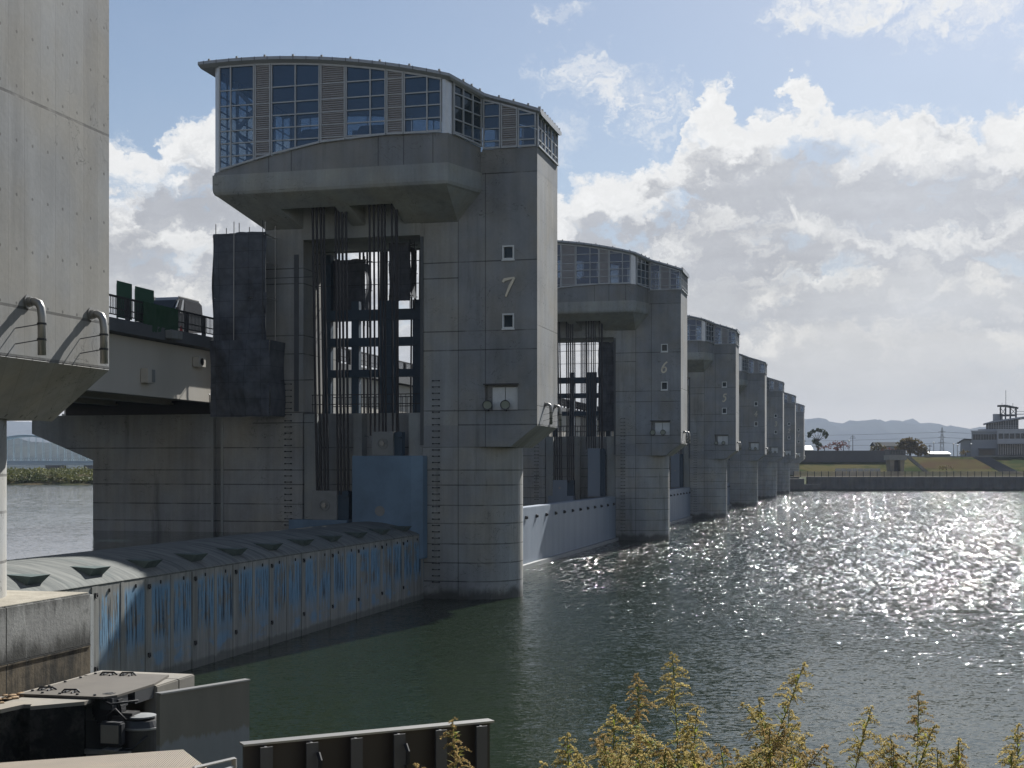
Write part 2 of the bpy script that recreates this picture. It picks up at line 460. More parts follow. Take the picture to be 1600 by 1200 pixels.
def gate_skin_mat():
    m = Mat('algae_streaked_blue_gate', .75, 0, .3)
    x, y, z = m.xyz(m.pos)
    v = m.comb(y, 0.0, z)
    fine = m.noise(v, (13, 1, .5), 5, .7); mid = m.noise(v, (2.6, 1, .16), 5, .65, off=(4, 0, 1)); pat = m.noise(v, (.55, 1, .8), 4, .6, off=(7, 0, 3))
    cell = ((y - 37.57) / 3.25).frac()
    # algae strips stand on the stiffeners (every half panel) where the paint was not washed clean
    strip = (cell - .5).abs().step(.40, .46).max(((cell - .5).abs() * -1 + .5).step(.44, .48))
    up = (z - 1.1).step(-.5, .8) * (z * -1 + 3.35).step(-.02, .35)
    lowb = (z - .25).step(0, .4) * (z * -1 + 1.5).step(0, .7) * pat.step(.47, .60)
    st = (fine * .6 + mid * .5 - .55 + (pat - .5) * .6)
    blue = (st.step(-.05, -.005) * up).max(lowb * .8) * (1 - strip)
    blk = (m.noise(v, (10, 1, .32), 5, .7, off=(2, 0, 9))).step(.515, .575) * (z - 1.2).step(0, .5) * (z * -1 + 3.2).step(0, .25) * (1 - strip)
    col = m.mix(mid.step(.35, .65), (.155, .155, .142), (.255, .25, .225))
    bl = m.mix(fine.step(.35, .65), (.085, .185, .29), (.16, .285, .395))
    col = m.mix(blue, col, bl)
    col = m.mix(blk * .97, col, (.012, .018, .026))
    wetz = (z * -1 + .34 + (m.noise(v, (2, 1, 1), 3) - .5) * .3).step(-.04, .12)
    col = m.mix(wetz * .6, col, (.05, .055, .045))
    m.color(m.scale_col(col, m.noise(v, (20, 1, 2), 3) * .5 + .75)); m.bump(fine, .02, .4)
    return m
M_skin = gate_skin_mat()

def crest_mat():
    m = Mat('weathered_gate_crest', .55, 0, .4)
    x, y, z = m.xyz(m.pos)
    v = m.comb(x, y, 0.0)
    a = m.noise(v, (.35, 3.0, 1), 6, .65, dist=.3); b = m.noise(v, (.8, .8, 1), 5, .6)
    col = m.mix(a.step(.3, .7), (.085, .092, .088), (.19, .193, .178))
    col = m.mix(b.step(.55, .8) * .5, col, (.06, .10, .10))
    m.color(col); m.bump(a, .02, .4)
    return m
M_crest = crest_mat(); M_crest.bsdf.inputs['Specular IOR Level'].default_value = .08; M_crest.bsdf.inputs['Roughness'].default_value = .8
M_fin = flatmat('dark_green_steel', (.085, .11, .105), .8, sc=2, var=.5, spec=.15)

def water_mat(name, base, k=1.0):
    """waves as slope fields (independent of the pixel size), so far water keeps its glitter"""
    m = Mat(name, .06, 0, .5); nt = m.nt
    m.bsdf.inputs['IOR'].default_value = 1.38
    rot = nt.nodes.new('ShaderNodeMapping'); rot.inputs['Rotation'].default_value = (0, 0, R(-20)); nt.links.new(m.pos, rot.inputs['Vector'])
    gust = m.noise(m.pos, (.03, .045, 1), 4, .6, dist=1.0, off=(1, 3, 0)).step(.3, .7) * .6 + .6
    sx = sy = None
    for sc_, det, a, dist, off in (((.25, .55, 1), 2, .08, .5, (0, 0, 0)), ((1.0, 2.2, 1), 2, .30, .6, (3, 5, 0)), ((4.2, 8.5, 1), 3, .95, .4, (7, 1, 0)), ((11, 20, 1), 2, .5, 0, (2, 9, 0))):
        mp = nt.nodes.new('ShaderNodeMapping'); mp.inputs['Scale'].default_value = sc_; mp.inputs['Location'].default_value = off
        nt.links.new(rot.outputs[0], mp.inputs['Vector'])
        n = nt.nodes.new('ShaderNodeTexNoise'); n.inputs['Scale'].default_value = 1; n.inputs['Detail'].default_value = det; n.inputs['Distortion'].default_value = dist
        nt.links.new(mp.outputs[0], n.inputs['Vector'])
        c = m.xyz(n.outputs['Color'])
        u, v = (c[0] - .5) * (a * k * 1.1), (c[1] - .5) * (a * k)
        sx = u if sx is None else sx + u; sy = v if sy is None else sy + v
    # wind streaks on the open water farther out
    wx, wy, wz = m.xyz(m.pos)
    far = (wy + wx * .3).step(35, 130)
    gust = gust * ((wy + wx * .3).step(24, 90) * .74 + .24)
    for sc_, a, off in (((3.3, .58, 1), 1.15, (4, 4, 0)), ((.8, .13, 1), .36, (6, 2, 0))):
        mp = nt.nodes.new('ShaderNodeMapping'); mp.inputs['Scale'].default_value = sc_; mp.inputs['Location'].default_value = off
        nt.links.new(m.pos, mp.inputs['Vector'])
        n = nt.nodes.new('ShaderNodeTexNoise'); n.inputs['Scale'].default_value = 1; n.inputs['Detail'].default_value = 3; n.inputs['Roughness'].default_value = .65
        nt.links.new(mp.outputs[0], n.inputs['Vector'])
        c = m.xyz(n.outputs['Color'])
        sx = sx + (c[0] - .5) * far * (a * k * 1.4); sy = sy + (c[1] - .5) * far * (a * k)
    nrm = nt.nodes.new('ShaderNodeVectorMath'); nrm.operation = 'NORMALIZE'
    nt.links.new(m.comb(sx * gust, sy * gust, 1.0), nrm.inputs[0]); nt.links.new(nrm.outputs[0], m.bsdf.inputs['Normal'])
    m.color(base)
    return m
M_water = water_mat('river_water', (.011, .0185, .0085), 2.2)
M_water2 = water_mat('upstream_water', (.014, .026, .028), .45)

def ground_mat(name, c1, c2, sc=.6, rough=.95):
    m = Mat(name, rough, 0, .0)
    n = m.noise(m.pos, (sc,) * 3, 7, .65); n2 = m.noise(m.pos, (sc * .2,) * 3, 4)
    m.color(m.mix(((n - .5) * 1.6 + (n2 - .5) * 2.4 + .5).step(.2, .8), c1, c2)); m.bump(n, .2, .6)
    return m
M_grass = ground_mat('levee_grass', (.030, .042, .018), (.078, .070, .034), .35)
M_grassb = ground_mat('reddish_grass', (.065, .045, .03), (.07, .062, .028), .25)
M_soil = ground_mat('bank_soil', (.06, .065, .03), (.10, .08, .05), 1.2)
M_land = ground_mat('plain_land', (.06, .07, .04), (.10, .10, .07), .01)
M_hill = ground_mat('hazed_wooded_hill', (.016, .026, .028), (.03, .04, .035), .006)  # darkened and blued: distance haze put into the colour, the air volume is thin
M_path = ground_mat('gravel_path', (.20, .19, .17), (.26, .25, .22), .8)

def leaf_mat(name, c1, c2, sc=.8, rough=.7, trans=.25):
    m = Mat(name, rough, 0, .25)
    n = m.noise(m.pos, (sc,) * 3, 4, .6)
    col = m.mix((n - .5).step(-.18, .18), c1, c2); m.color(col)
    t = m.nt.nodes.new('ShaderNodeBsdfTranslucent'); m.nt.links.new(col, t.inputs[0])
    mx = m.nt.nodes.new('ShaderNodeMixShader'); mx.inputs[0].default_value = trans
    m.nt.links.new(m.bsdf.outputs[0], mx.inputs[1]); m.nt.links.new(t.outputs[0], mx.inputs[2]); m.nt.links.new(mx.outputs[0], m.out.inputs[0])
    return m
M_leafd = leaf_mat('dark_evergreen_leaves', (.025, .045, .02), (.06, .08, .035))
M_leafo = leaf_mat('autumn_olive_leaves', (.07, .065, .025), (.20, .14, .045), .25)
M_leafr = leaf_mat('red_cherry_leaves', (.12, .045, .035), (.20, .08, .06), .6)
M_reed = leaf_mat('bank_scrub_leaves', (.05, .065, .02), (.15, .15, .045), .12)
M_bark = flatmat('bark', (.05, .04, .03), .9)
M_plume = leaf_mat('faded_goldenrod_florets', (.28, .215, .07), (.48, .385, .16), 14, .8, .5)
M_plume2 = leaf_mat('brown_goldenrod_florets', (.22, .15, .055), (.40, .29, .13), 14, .8, .5)
M_stem = leaf_mat('green_goldenrod_stem', (.10, .13, .04), (.16, .15, .05), 8, .7, .1)
M_gleaf = leaf_mat('yellowing_goldenrod_leaves', (.16, .22, .04), (.38, .34, .06), 9, .7, .4)
M_dleaf = leaf_mat('withered_goldenrod_leaves', (.06, .035, .02), (.22, .12, .03), 9, .8, .3)

# ================================================================== setting
structure(B().quad((-12000, -3000, -3), (12000, -3000, -3), (12000, 14000, -3), (-12000, 14000, -3)).build('ground', M_land))
structure(B().quad((-25.6, -60, 0), (520, -60, 0), (520, 470, 0), (-25.6, 470, 0)).build('river_water', M_water))
structure(B().quad((-700, -60, 3.45), (-25.7, -60, 3.45), (-25.7, 700, 3.45), (-700, 700, 3.45)).build('upstream_water', M_water2))

# near bank under the photographer
def bank_z(x, y):
    # falls away from the path towards the river
    t = max(0.0, y * .9 - x * .25 - 1.2) if y > 0 else 0.0
    z = 5.45 - max(0, t - 2.5) * .62
    return max(z, -2.2) + .10 * mnoise.noise(Vector((x * .8, y * .8, 3)))
structure(B().grid(lambda u, v: (-40 + 90 * u, -20 + 40 * v, bank_z(-40 + 90 * u, -20 + 40 * v)), 90, 60).build('near_bank', M_soil, smooth=True))

# ================================================================== gate pier (number 7 first)
PO = (-25.0, 73.0, 0.0)          # pier root
A0, A1 = 70.5, 75.5              # flanks of the pier
B0, B1 = 67.5, 78.5              # flanks of the machine house
def f_roof(x): return 28.93 - .0112 * (x + 32.5) ** 2
GX = [(-34, 22.95), (-33.3, 23.1), (-30.4, 23.77), (-27.5, 24.28), (-24, 24.46), (-20.9, 24.42), (-20.3, 24.37), (-19.57, 24.22), (-16, 24.12)]
def g_sill(x):
    for (a, za), (b, zb) in zip(GX, GX[1:]):
        if x <= b:
            t = (x - a) / (b - a); return za + (zb - za) * t
    return GX[-1][1]

def plate_with_holes(bb, x0, x1, z0, z1, yf, depth, holes, s=1):
    """wall skin at y=yf facing -y*s with rectangular openings"""
    xs = sorted({x0, x1, *[h[0] for h in holes], *[h[1] for h in holes]}); zs = sorted({z0, z1, *[h[2] for h in holes], *[h[3] for h in holes]})
    yb = yf + depth * s
    for a, b in zip(xs, xs[1:]):
        for c, d in zip(zs, zs[1:]):
            if any(h[0] <= a and b <= h[1] and h[2] <= c and d <= h[3] for h in holes): continue
            bb.quad((a, yf, c), (b, yf, c), (b, yf, d), (a, yf, d))
    for h in holes:
        bb.quad((h[0], yf, h[2]), (h[0], yb, h[2]), (h[0], yb, h[3]), (h[0], yf, h[3]))
        bb.quad((h[1], yf, h[2]), (h[1], yb, h[2]), (h[1], yb, h[3]), (h[1], yf, h[3]))
        bb.quad((h[0], yf, h[2]), (h[1], yf, h[2]), (h[1], yb, h[2]), (h[0], yb, h[2]))
        bb.quad((h[0], yf, h[3]), (h[1], yf, h[3]), (h[1], yb, h[3]), (h[0], yb, h[3]))
        bb.quad((h[0], yb, h[2]), (h[1], yb, h[2]), (h[1], yb, h[3]), (h[0], yb, h[3]))

def mir(y): return 146.0 - y     # the other flank of the pier

DIG = {
    1: [[(.35, .72), (.72, 1), (.38, 0)]],
    2: [[(.22, .72), (.38, .95), (.68, 1), (.85, .82), (.72, .55), (.1, .02)], [(.1, .02), (.45, .1), (.72, .0)]],
    3: [[(.28, .85), (.5, 1), (.82, .93), (.8, .7), (.45, .54)], [(.45, .54), (.72, .42), (.66, .15), (.38, 0), (.08, .12)]],
    4: [[(.72, 1), (.12, .32), (.85, .38)], [(.66, .62), (.42, 0)]],
    5: [[(.92, 1), (.45, .96), (.32, .6)], [(.32, .6), (.62, .62), (.72, .36), (.52, .08), (.25, 0), (.08, .1)]],
    6: [[(.85, 1), (.5, .8), (.18, .42), (.12, .15), (.32, 0), (.62, .12), (.7, .36), (.5, .5), (.18, .36)]],
    7: [[(.05, .78), (.18, .9), (.95, 1)], [(.95, 1), (.6, .55), (.28, 0)]],
}
def smooth_line(pts, k=6):
    if len(pts) < 3: return pts
    out = []
    P_ = [pts[0]] + pts + [pts[-1]]
    for i in range(1, len(P_) - 2):
        p0, p1, p2, p3 = P_[i - 1:i + 3]
        for q in range(k):
            t = q / k
            out.append(tuple(.5 * (2 * p1[j] + (p2[j] - p0[j]) * t + (2 * p0[j] - 5 * p1[j] + 4 * p2[j] - p3[j]) * t * t + (3 * p1[j] - p0[j] - 3 * p2[j] + p3[j]) * t ** 3) for j in (0, 1)))
    return out + [pts[-1]]
def numeral_mesh(d):
    bb = B()
    x0, z0, w, h = -18.45, 16.2, .72, 1.0
    for si, st in enumerate(DIG[d]):
        pts = smooth_line(st) if d in (2, 3, 5, 6) else st
        pts = [(x0 + a * w, z0 + b * h) for a, b in pts]; n = len(pts); L, Rr = [], []
        for i, p in enumerate(pts):
            a, b = pts[max(i - 1, 0)], pts[min(i + 1, n - 1)]
            dx, dz = b[0] - a[0], b[1] - a[1]; q = math.hypot(dx, dz) or 1
            t = i / (n - 1); r = .044 + .038 * math.sin(math.pi * min(1, t * .9 + .12))
            L.append((p[0] - dz / q * r, p[1] + dx / q * r)); Rr.append((p[0] + dz / q * r, p[1] - dx / q * r))
        for i in range(n - 1):
            bb.prism([L[i], L[i + 1], Rr[i + 1], Rr[i]], 'y', A0 - .07 - si * .004, A0 - .001)
    return bb

def make_pier():
    root = thing('gate_pier', PO, 'tall grey concrete gate pier marked 7 with glazed curved-roof machine house', 'gate pier', 'gate piers of the river barrage')
    def part(bb, name, m, parent=root, **k): return bb.build(name, m, parent, PO, **k)
    # ---- base: rounded nose, recessed gate slot, long upstream half with a bracket under the bridge
    b = B()
    nose = [(-22.9, A0), (-20.5, A0)] + [(-20.5 + 2.5 * math.sin(t), 73 - 2.5 * math.cos(t)) for t in [math.pi * i / 28 for i in range(1, 28)]] + [(-20.5, A1), (-22.9, A1)]
    b.prism(nose, 'z', -2.5, 8.2)
    b.box(-29.9, A0 + .9, -2.5, -22.9, A1 - .9, 10.1)
    b.box(-34.7, A0, -2.5, -29.9, A1, 10.1)
    b.box(-35.3, A0 + .35, -2.5, -34.7, A1 - .35, 10.1)
    b.box(-42.9, A0, -2.5, -35.3, A1, 10.1)
    b.prism([(-42.9, 7.5), (-42.9, 10.1), (-46.9, 10.1), (-46.9, 9.05)], 'y', A0, A1)
    base = part(b, 'base', M_pier)
    b = B()                                       # guide ribs standing in the gate slot
    for y0, y1 in ((A0 + .12, A0 + .9), (A1 - .9, A1 - .12)):
        for xa, xb in ((-29.85, -29.1), (-26.95, -26.45), (-23.75, -22.95)):
            b.box(xa, y0, -2.4, xb, y1, 10.06)
    part(b, 'slot_guide', M_cap)
    b = B()
    for y in (A0 - .06, A1):
        for xa in (-35.42, -34.82): b.box(xa, y, -2, xa + .14, y + .06, 10.0)
    part(b, 'stop_log_rail', M_cap)
    # ---- portal leg, lintel and tower
    part(B().box(-32.1, A0, 10.1, -29.85, A1, 21.9), 'leg', M_pier)
    part(B().box(-29.85, A0, 19.7, -23.05, A1, 21.9), 'lintel', M_cap)
    t = B()
    W1, W2, AL = (-18.44, -17.79, 18.18, 18.93), (-18.44, -17.79, 14.5, 15.3), (-19.42, -17.6, 10.16, 11.5)
    plate_with_holes(t, -20.9, -16.55, 9.35, 24.0, A0, .32, (W1, W2, AL))
    plate_with_holes(t, -20.9, -16.55, 9.35, 24.0, A1, .32, (), -1)
    t.quad((-16.55, A0, 9.35), (-16.55, A1, 9.35), (-16.55, A1, 24.0), (-16.55, A0, 24.0))
    t.quad((-20.9, A0, 24.0), (-16.55, A0, 24.0), (-16.55, A1, 24.0), (-20.9, A1, 24.0))
    t.quad((-20.9, A0, 9.35), (-20.9, A1, 9.35), (-20.9, A1, 24.0), (-20.9, A0, 24.0))
    t.prism([(-23.05, 8.2), (-18.0, 8.2), (-16.55, 9.35), (-20.9, 9.35), (-23.05, 9.35)], 'y', A0 - .003, A1 + .003)
    part(t, 'tower', M_tower, recalc=False)
    part(B().box(-23.05, A0 + .02, 9.35, -20.9, A1 - .02, 21.9), 'leg', M_pier)
    # the sunlit downstream face carries board marks and tie holes
    part(B().box(-16.55, A0 + .004, 9.36, -16.535, A1 - .004, 23.98), 'downstream_facing', M_board)
    part(B().add([(-18.0, A0, 8.19), (-18.0, A1, 8.19), (-16.54, A1, 9.345), (-16.54, A0, 9.345), (-18.0, A0, 8.18), (-18.0, A1, 8.18), (-16.53, A1, 9.335), (-16.53, A0, 9.335)],
                 [(0, 1, 2, 3), (4, 7, 6, 5), (0, 4, 5, 1), (1, 5, 6, 2), (2, 6, 7, 3), (3, 7, 4, 0)]), 'chin_facing', M_board)
    for W_ in (W1, W2):
        x0, x1, z0, z1 = W_
        w = part(B().box(x0 + .05, A0 + .12, z0 + .05, x1 - .05, A0 + .14, z1 - .05), 'window', M_glass2)
        fr = B()
        for q in ((x0, z0, x0 + .08, z1), (x1 - .08, z0, x1, z1), (x0 + .08, z0, x1 - .08, z0 + .08), (x0 + .08, z1 - .08, x1 - .08, z1)):
            fr.box(q[0], A0 - .05, q[1], q[2], A0 + .118, q[3])
        fr.box(x0 - .03, A0 - .09, z0 - .07, x1 + .03, A0 - .002, z0 - .004)
        part(fr, 'frame', M_white, w)
    part(B().box(-30.38, A0 - .05, 10.2, -30.12, A0 - .002, 18.9), 'guide_strip', M_deck)
    part(B().box(-23.03, A0 - .05, 8.3, -22.86, A0 - .004, 19.6), 'guide_strip', M_deck)
    # floodlight alcove
    x0, x1, z0, z1 = AL
    alc = part(B().box(x0 + .38, A0 + .2, z0 + .02, (x0 + x1) / 2 + .16, A0 + .26, z1 - .12).box((x0 + x1) / 2 + .2, A0 + .2, z0 + .02, x1 - .03, A0 + .26, z1 - .12), 'shutter', M_white)
    part(B().box(x0 - .06, A0 - .12, z1 + .01, x1 + .06, A0 + .0, z1 + .07), 'hood', M_dark)
    for cx in (-19.2, -18.22):
        c = Vector((cx, A0 - .28, 10.42)); ax = Vector((.18, -.93, -.32)).normalized()
        u = ax.cross(Vector((0, 0, 1))).normalized(); v = ax.cross(u)
        def ring(r, t): return [c + ax * t + (u * math.cos(2 * math.pi * i / 20) + v * math.sin(2 * math.pi * i / 20)) * r for i in range(20)]
        fl = part(B().loft([ring(.09, -.42), ring(.16, -.36), ring(.22, -.2), ring(.27, .0), ring(.27, .05), ring(.24, .05), ring(.22, -.02)]), 'floodlight', M_deck, smooth=True)
        part(B().loft([ring(.235, -.03), ring(.225, -.015)]), 'lens', M_lens, fl)
        part(B().box(cx - .04, A0 - .3, 10.1, cx + .04, A0 + .2, 10.16), 'bracket', M_dark, fl)
    # ---- cap beam under the machine house (frustum with rope notches)
    x0b, x1b = -32.1, -20.94
    NT = [(-29.85, -26.95), (-26.2, -23.95)]
    xc = sorted([x0b, x1b] + [q for n_ in NT for q in n_])
    cb = B()
    for sgn in (0, 1):
        Y = (lambda y: y) if not sgn else mir
        def slope(t, x):   # t 0 at outer edge ring, 1 at the pier flank
            xa = -33.6 + (x - x0b) / (x1b - x0b) * (33.6 - 20.72) * 1.0
            xa = -33.6 + (x - x0b) / (x1b - x0b) * 12.88
            return (xa + (x - xa) * t, Y(67.72 + (A0 - 67.72) * t), 21.72 + (20.35 - 21.72) * t)
        ts = (0, .42, 1)
        for a, bq in zip(xc, xc[1:]):
            notch = any(n_[0] <= a and bq <= n_[1] for n_ in NT)
            for ta, tb in zip(ts, ts[1:]):
                if notch and ta >= .42:
                    p = [slope(ta, a), slope(ta, bq), slope(tb, bq), slope(tb, a)]
                    q = [(v_[0], v_[1], 22.7) for v_ in p]
                    for i in range(3 if True else 4):
                        j = (i + 1) % 4
                        if i != 2: cb.quad(p[i], p[j], q[j], q[i])
                    cb.quad(p[3], p[0], q[0], q[3]); cb.quad(*q)
                    continue
                cb.quad(slope(ta, a), slope(ta, bq), slope(tb, bq), slope(tb, a))
        # rounded lower edge, band, and chamfer round the downstream corner
        prof = [(.22, 21.72), (.09, 21.80), (.02, 21.95), (0, 22.12), (0, 22.86)]
        def rim(o, z):
            return [(-33.85 + o, Y(73.0), z), (-33.85 + o, Y(67.5 + o), z), (-20.57 - o * .6, Y(67.5 + o), z), (-19.57 - o * .9, Y(A0), z)]
        lower = [(-32.1, Y(73.0), 20.35), (-32.1, Y(A0), 20.35), (-20.94, Y(A0), 20.35), (-20.94, Y(A0), 20.35)]
        r0 = rim(*prof[0])
        cb.quad(lower[0], r0[0], r0[1], lower[1])
        cb.add([r0[2], r0[3], lower[2]], [(0, 1, 2)])
        for pa, pb in zip(prof, prof[1:]):
            ra, rb = rim(*pa), rim(*pb)
            for i in range(3): cb.quad(ra[i], ra[i + 1], rb[i + 1], rb[i])
        top = rim(0, 22.86)
        cb.quad(top[0], top[1], top[2], (-20.57, Y(73.0), 22.86)); cb.quad(top[2], top[3], (-19.57, Y(73), 22.86), (-20.57, Y(73), 22.86))
    cap = part(cb, 'cap_beam', M_cap, recalc=False)
    # ---- parapet wall with its curved top
    pw = B(); ins = .07
    def ribbon(pts, z0f, z1f, n=1):
        for (xa, ya), (xb, yb) in zip(pts, pts[1:]):
            for i in range(n):
                t0, t1 = i / n, (i + 1) / n
                p, q = (xa + (xb - xa) * t0, ya + (yb - ya) * t0), (xa + (xb - xa) * t1, ya + (yb - ya) * t1)
                pw.quad((*p, z0f), (*q, z0f), (*q, z1f(q[0])), (*p, z1f(p[0])))
    for Y in ((lambda y: y), mir):
        ribbon([(-33.85 + ins, Y(73)), (-33.85 + ins, Y(67.5 + ins))], 22.862, g_sill)
        ribbon([(-33.85 + ins, Y(67.5 + ins)), (-20.57, Y(67.5 + ins))], 22.862, g_sill, 22)
        ribbon([(-20.57, Y(67.5 + ins)), (-19.57 - ins, Y(A0))], 22.862, g_sill, 3)
        ribbon([(-19.56, Y(A0 - .006)), (-16.54, Y(A0 - .006))], 22.862, lambda x: 24.10)
    ribbon([(-16.532, A0 - .006), (-16.532, A1 + .006)], 22.862, lambda x: 24.10)
    part(pw, 'parapet_wall', M_parapet, recalc=False)
    part(B().prism([(-33.6, 67.8), (-20.8, 67.8), (-19.8, A0 + .2), (-16.8, A0 + .2), (-16.8, A1 - .2), (-19.8, A1 - .2), (-20.8, 78.2), (-33.6, 78.2)], 'z', 22.88, 22.94), 'floor_slab', M_deck)
    # ---- roof
    st = [-34.55] + [-34.2 + i * (13.8 / 18) for i in range(19)] + [-19.85, -19.35] + [-19.0, -18.2, -17.4, -16.7, -16.32]
    def ext(x):
        if x < -20.42: return 67.15
        if x > -19.3: return A0 - .16
        return 67.15 + (x + 20.42) / 1.12 * (A0 - .16 - 67.15)
    rings = []
    for x in sorted(st):
        y = ext(x); z = f_roof(x)
        rings.append([(x, y, z - .08), (x, y + .02, z + .08), (x, 73, z + .14), (x, mir(y) - .02, z + .08), (x, mir(y), z - .08), (x, mir(y) - .35, z - .2), (x, y + .35, z - .2)])
    rf = part(B().loft(rings), 'roof', M_roof)
    for x in [-33.9 + i * 1.62 for i in range(9)] + [-20.0, -19.75, -19.5, -18.6, -17.8, -17.0]:
        for y in (ext(x) + .06, mir(ext(x)) - .06): part(B().box(x - .05, y - .06, f_roof(x) + .05, x + .05, y + .06, f_roof(x) + .17), 'snow_guard', M_galv, rf)
    for i in range(9):
        y = A0 + .1 + i * .6; part(B().box(-16.5, y - .05, f_roof(-16.4) + .04, -16.36, y + .05, f_roof(-16.4) + .22), 'snow_guard', M_galv, rf)
    # ---- glazing: every bay is a window (with its frame) or a louvre
    ROWS = [27.38, 26.55, 25.87, 25.2, 24.53, 23.85, 23.2]
    def bay(p0, p1, splits, kind, glass=M_glass, sill=g_sill, head=lambda x: f_roof(x) - .2):
        (xa, ya), (xb, yb) = p0, p1
        L = math.hypot(xb - xa, yb - ya); ux, uy = (xb - xa) / L, (yb - ya) / L
        nx, ny = uy, -ux
        if ny > 0 and abs(ny) > .3 and ya < 73: nx, ny = -nx, -ny
        if ya > 73 and abs(ny) > .3 and ny < 0: nx, ny = -nx, -ny
        if abs(ny) <= .3 and nx * (1 if xa > -25 else -1) < 0: nx, ny = -nx, -ny
        pt = lambda t, o, z: (xa + ux * t + nx * o, ya + uy * t + ny * o, z)
        X_ = lambda t: xa + ux * t
        zs = lambda t: sill(X_(t)); zh = lambda t: head(X_(t))
        k = max(1, int(L / .7)); ts = [L * i / k for i in range(k + 1)]
        body = B()
        def bar(t0, z0, t1, z1, o0, o1, w):   # bar in the bay plane
            d_ = (t1 - t0, z1 - z0); q = math.hypot(*d_) or 1; px_, pz_ = -d_[1] / q * w / 2, d_[0] / q * w / 2
            v_ = [pt(a + sx * px_, o, z + sx * pz_) for o in (o0, o1) for a, z, sx in ((t0, z0, 1), (t0, z0, -1), (t1, z1, -1), (t1, z1, 1))]
            return v_, [(0, 1, 2, 3), (7, 6, 5, 4), (0, 4, 5, 1), (1, 5, 6, 2), (2, 6, 7, 3), (3, 7, 4, 0)]
        if kind == 'window':
            for t0, t1 in zip(ts, ts[1:]): body.quad(pt(t0, 0, zs(t0)), pt(t1, 0, zs(t1)), pt(t1, 0, zh(t1)), pt(t0, 0, zh(t0)))
            o = part(body, 'window', glass, recalc=False)
        else:
            zl = min(zs(0), zs(L)); n_ = int((max(zh(0), zh(L)) - zl) / .115)
            for i in range(n_):
                z = zl + i * .115
                lo, hi = 0.0, L
                if z < max(zs(0), zs(L)) or z > min(zh(0), zh(L)) - .1:
                    ok = [t for t in [L * q / 12 for q in range(13)] if zs(t) <= z <= zh(t) - .1]
                    if len(ok) < 2: continue
                    lo, hi = ok[0], ok[-1]
                body.add([pt(lo, 0.0, z + .07), pt(hi, 0.0, z + .07), pt(hi, .07, z), pt(lo, .07, z), pt(lo, .012, z + .085), pt(hi, .012, z + .085), pt(hi, .082, z + .015), pt(lo, .082, z + .015)],
                         [(0, 1, 2, 3), (7, 6, 5, 4), (3, 2, 6, 7), (0, 4, 5, 1), (0, 3, 7, 4), (1, 5, 6, 2)])
            for t0, t1 in zip(ts, ts[1:]): body.quad(pt(t0, -.05, zs(t0)), pt(t1, -.05, zs(t1)), pt(t1, -.05, zh(t1)), pt(t0, -.05, zh(t0)))
            o = part(body, 'louvre', M_louvre, recalc=False)
        fr = B()
        for t in [0.03] + [s_ for s_ in splits] + [L - .03]: fr.add(*bar(t, zs(t), t, zh(t), .01, .10, .07))
        for z in ROWS:
            ok = [t for t in [L * q / 16 for q in range(17)] if zs(t) + .05 < z < zh(t) - .1]
            if len(ok) > 1: fr.add(*bar(ok[0], z, ok[-1], z, .012, .085, .06))
        for t0, t1 in zip(ts, ts[1:]):
            fr.add(*bar(t0, zs(t0) + .05, t1, zs(t1) + .05, .0, .13, .1)); fr.add(*bar(t0, zh(t0) - .05, t1, zh(t1) - .05, .014, .09, .1))
        part(fr, 'frame', M_frame, o)
    FB = [(-33.45, -31.4, (.68,), 'window'), (-31.36, -30.46, (), 'louvre'), (-30.42, -27.64, (1.39,), 'window'), (-27.60, -26.22, (), 'louvre'),
          (-26.18, -23.95, (1.37,), 'window'), (-23.91, -23.0, (), 'louvre'), (-22.96, -20.92, (1.27,), 'window')]
    for flank in (67.55, mir(67.55)):
        for xa, xb, sp, kd in FB: bay((xa, flank), (xb, flank), sp, kd)
    for Y in ((lambda y: y), mir):
        bay((-20.44, Y(67.95)), (-19.62, Y(A0 - .1)), (.87, 1.75), 'window', M_glass2)
        for xa, xb, sp, kd in ((-19.5, -18.55, (), 'window'), (-18.51, -17.62, (), 'louvre'), (-17.58, -16.6, (), 'window')): bay((xa, Y(A0 + .03)), (xb, Y(A0 + .03)), sp, kd, M_glass, lambda x: 24.12)
        cp = B()                                                  # rounded metal corners
        cv = [(-20.90, Y(67.56)), (-20.72, Y(67.58)), (-20.58, Y(67.66)), (-20.5, Y(67.78)), (-20.45, Y(67.92))]
        for p, q in zip(cv, cv[1:]): cp.quad((*p, g_sill(p[0])), (*q, g_sill(q[0])), (*q, f_roof(q[0]) - .2), (*p, f_roof(p[0]) - .2))
        part(cp, 'corner_panel', M_corner, smooth=True)
        cp = B()
        cv = [(-33.45, Y(67.56)), (-33.62, Y(67.58)), (-33.76, Y(67.66)), (-33.82, Y(67.8)), (-33.83, Y(68.0))]
        for p, q in zip(cv, cv[1:]): cp.quad((*p, g_sill(p[0])), (*q, g_sill(q[0])), (*q, f_roof(q[0]) - .2), (*p, f_roof(p[0]) - .2))
        part(cp, 'corner_panel', M_corner, smooth=True)
    for ya in (A0 + .06, A0 + 1.7, A0 + 3.34):
        bay((-16.57, ya), (-16.57, ya + 1.58), (.79,), 'window', M_glass, lambda x: 24.12)
    for i in range(4): bay((-33.8, 68.1 + i * 2.5), (-33.8, 70.5 + i * 2.5), (1.2,), 'window')
    # inside: winch drums and a stair that show through the panes
    wi = B()
    for xa in (-28.4, -25.1):
        for yy in (69.6, 76.4): wi.disc((yy, 24.6), .95, 'x', xa - .9, xa + .9, 18).box(xa - 1.3, yy - .6, 22.95, xa - 1.0, yy + .6, 25.2).box(xa + 1.0, yy - .6, 22.95, xa + 1.3, yy + .6, 25.2)
    part(wi, 'winch', M_block)
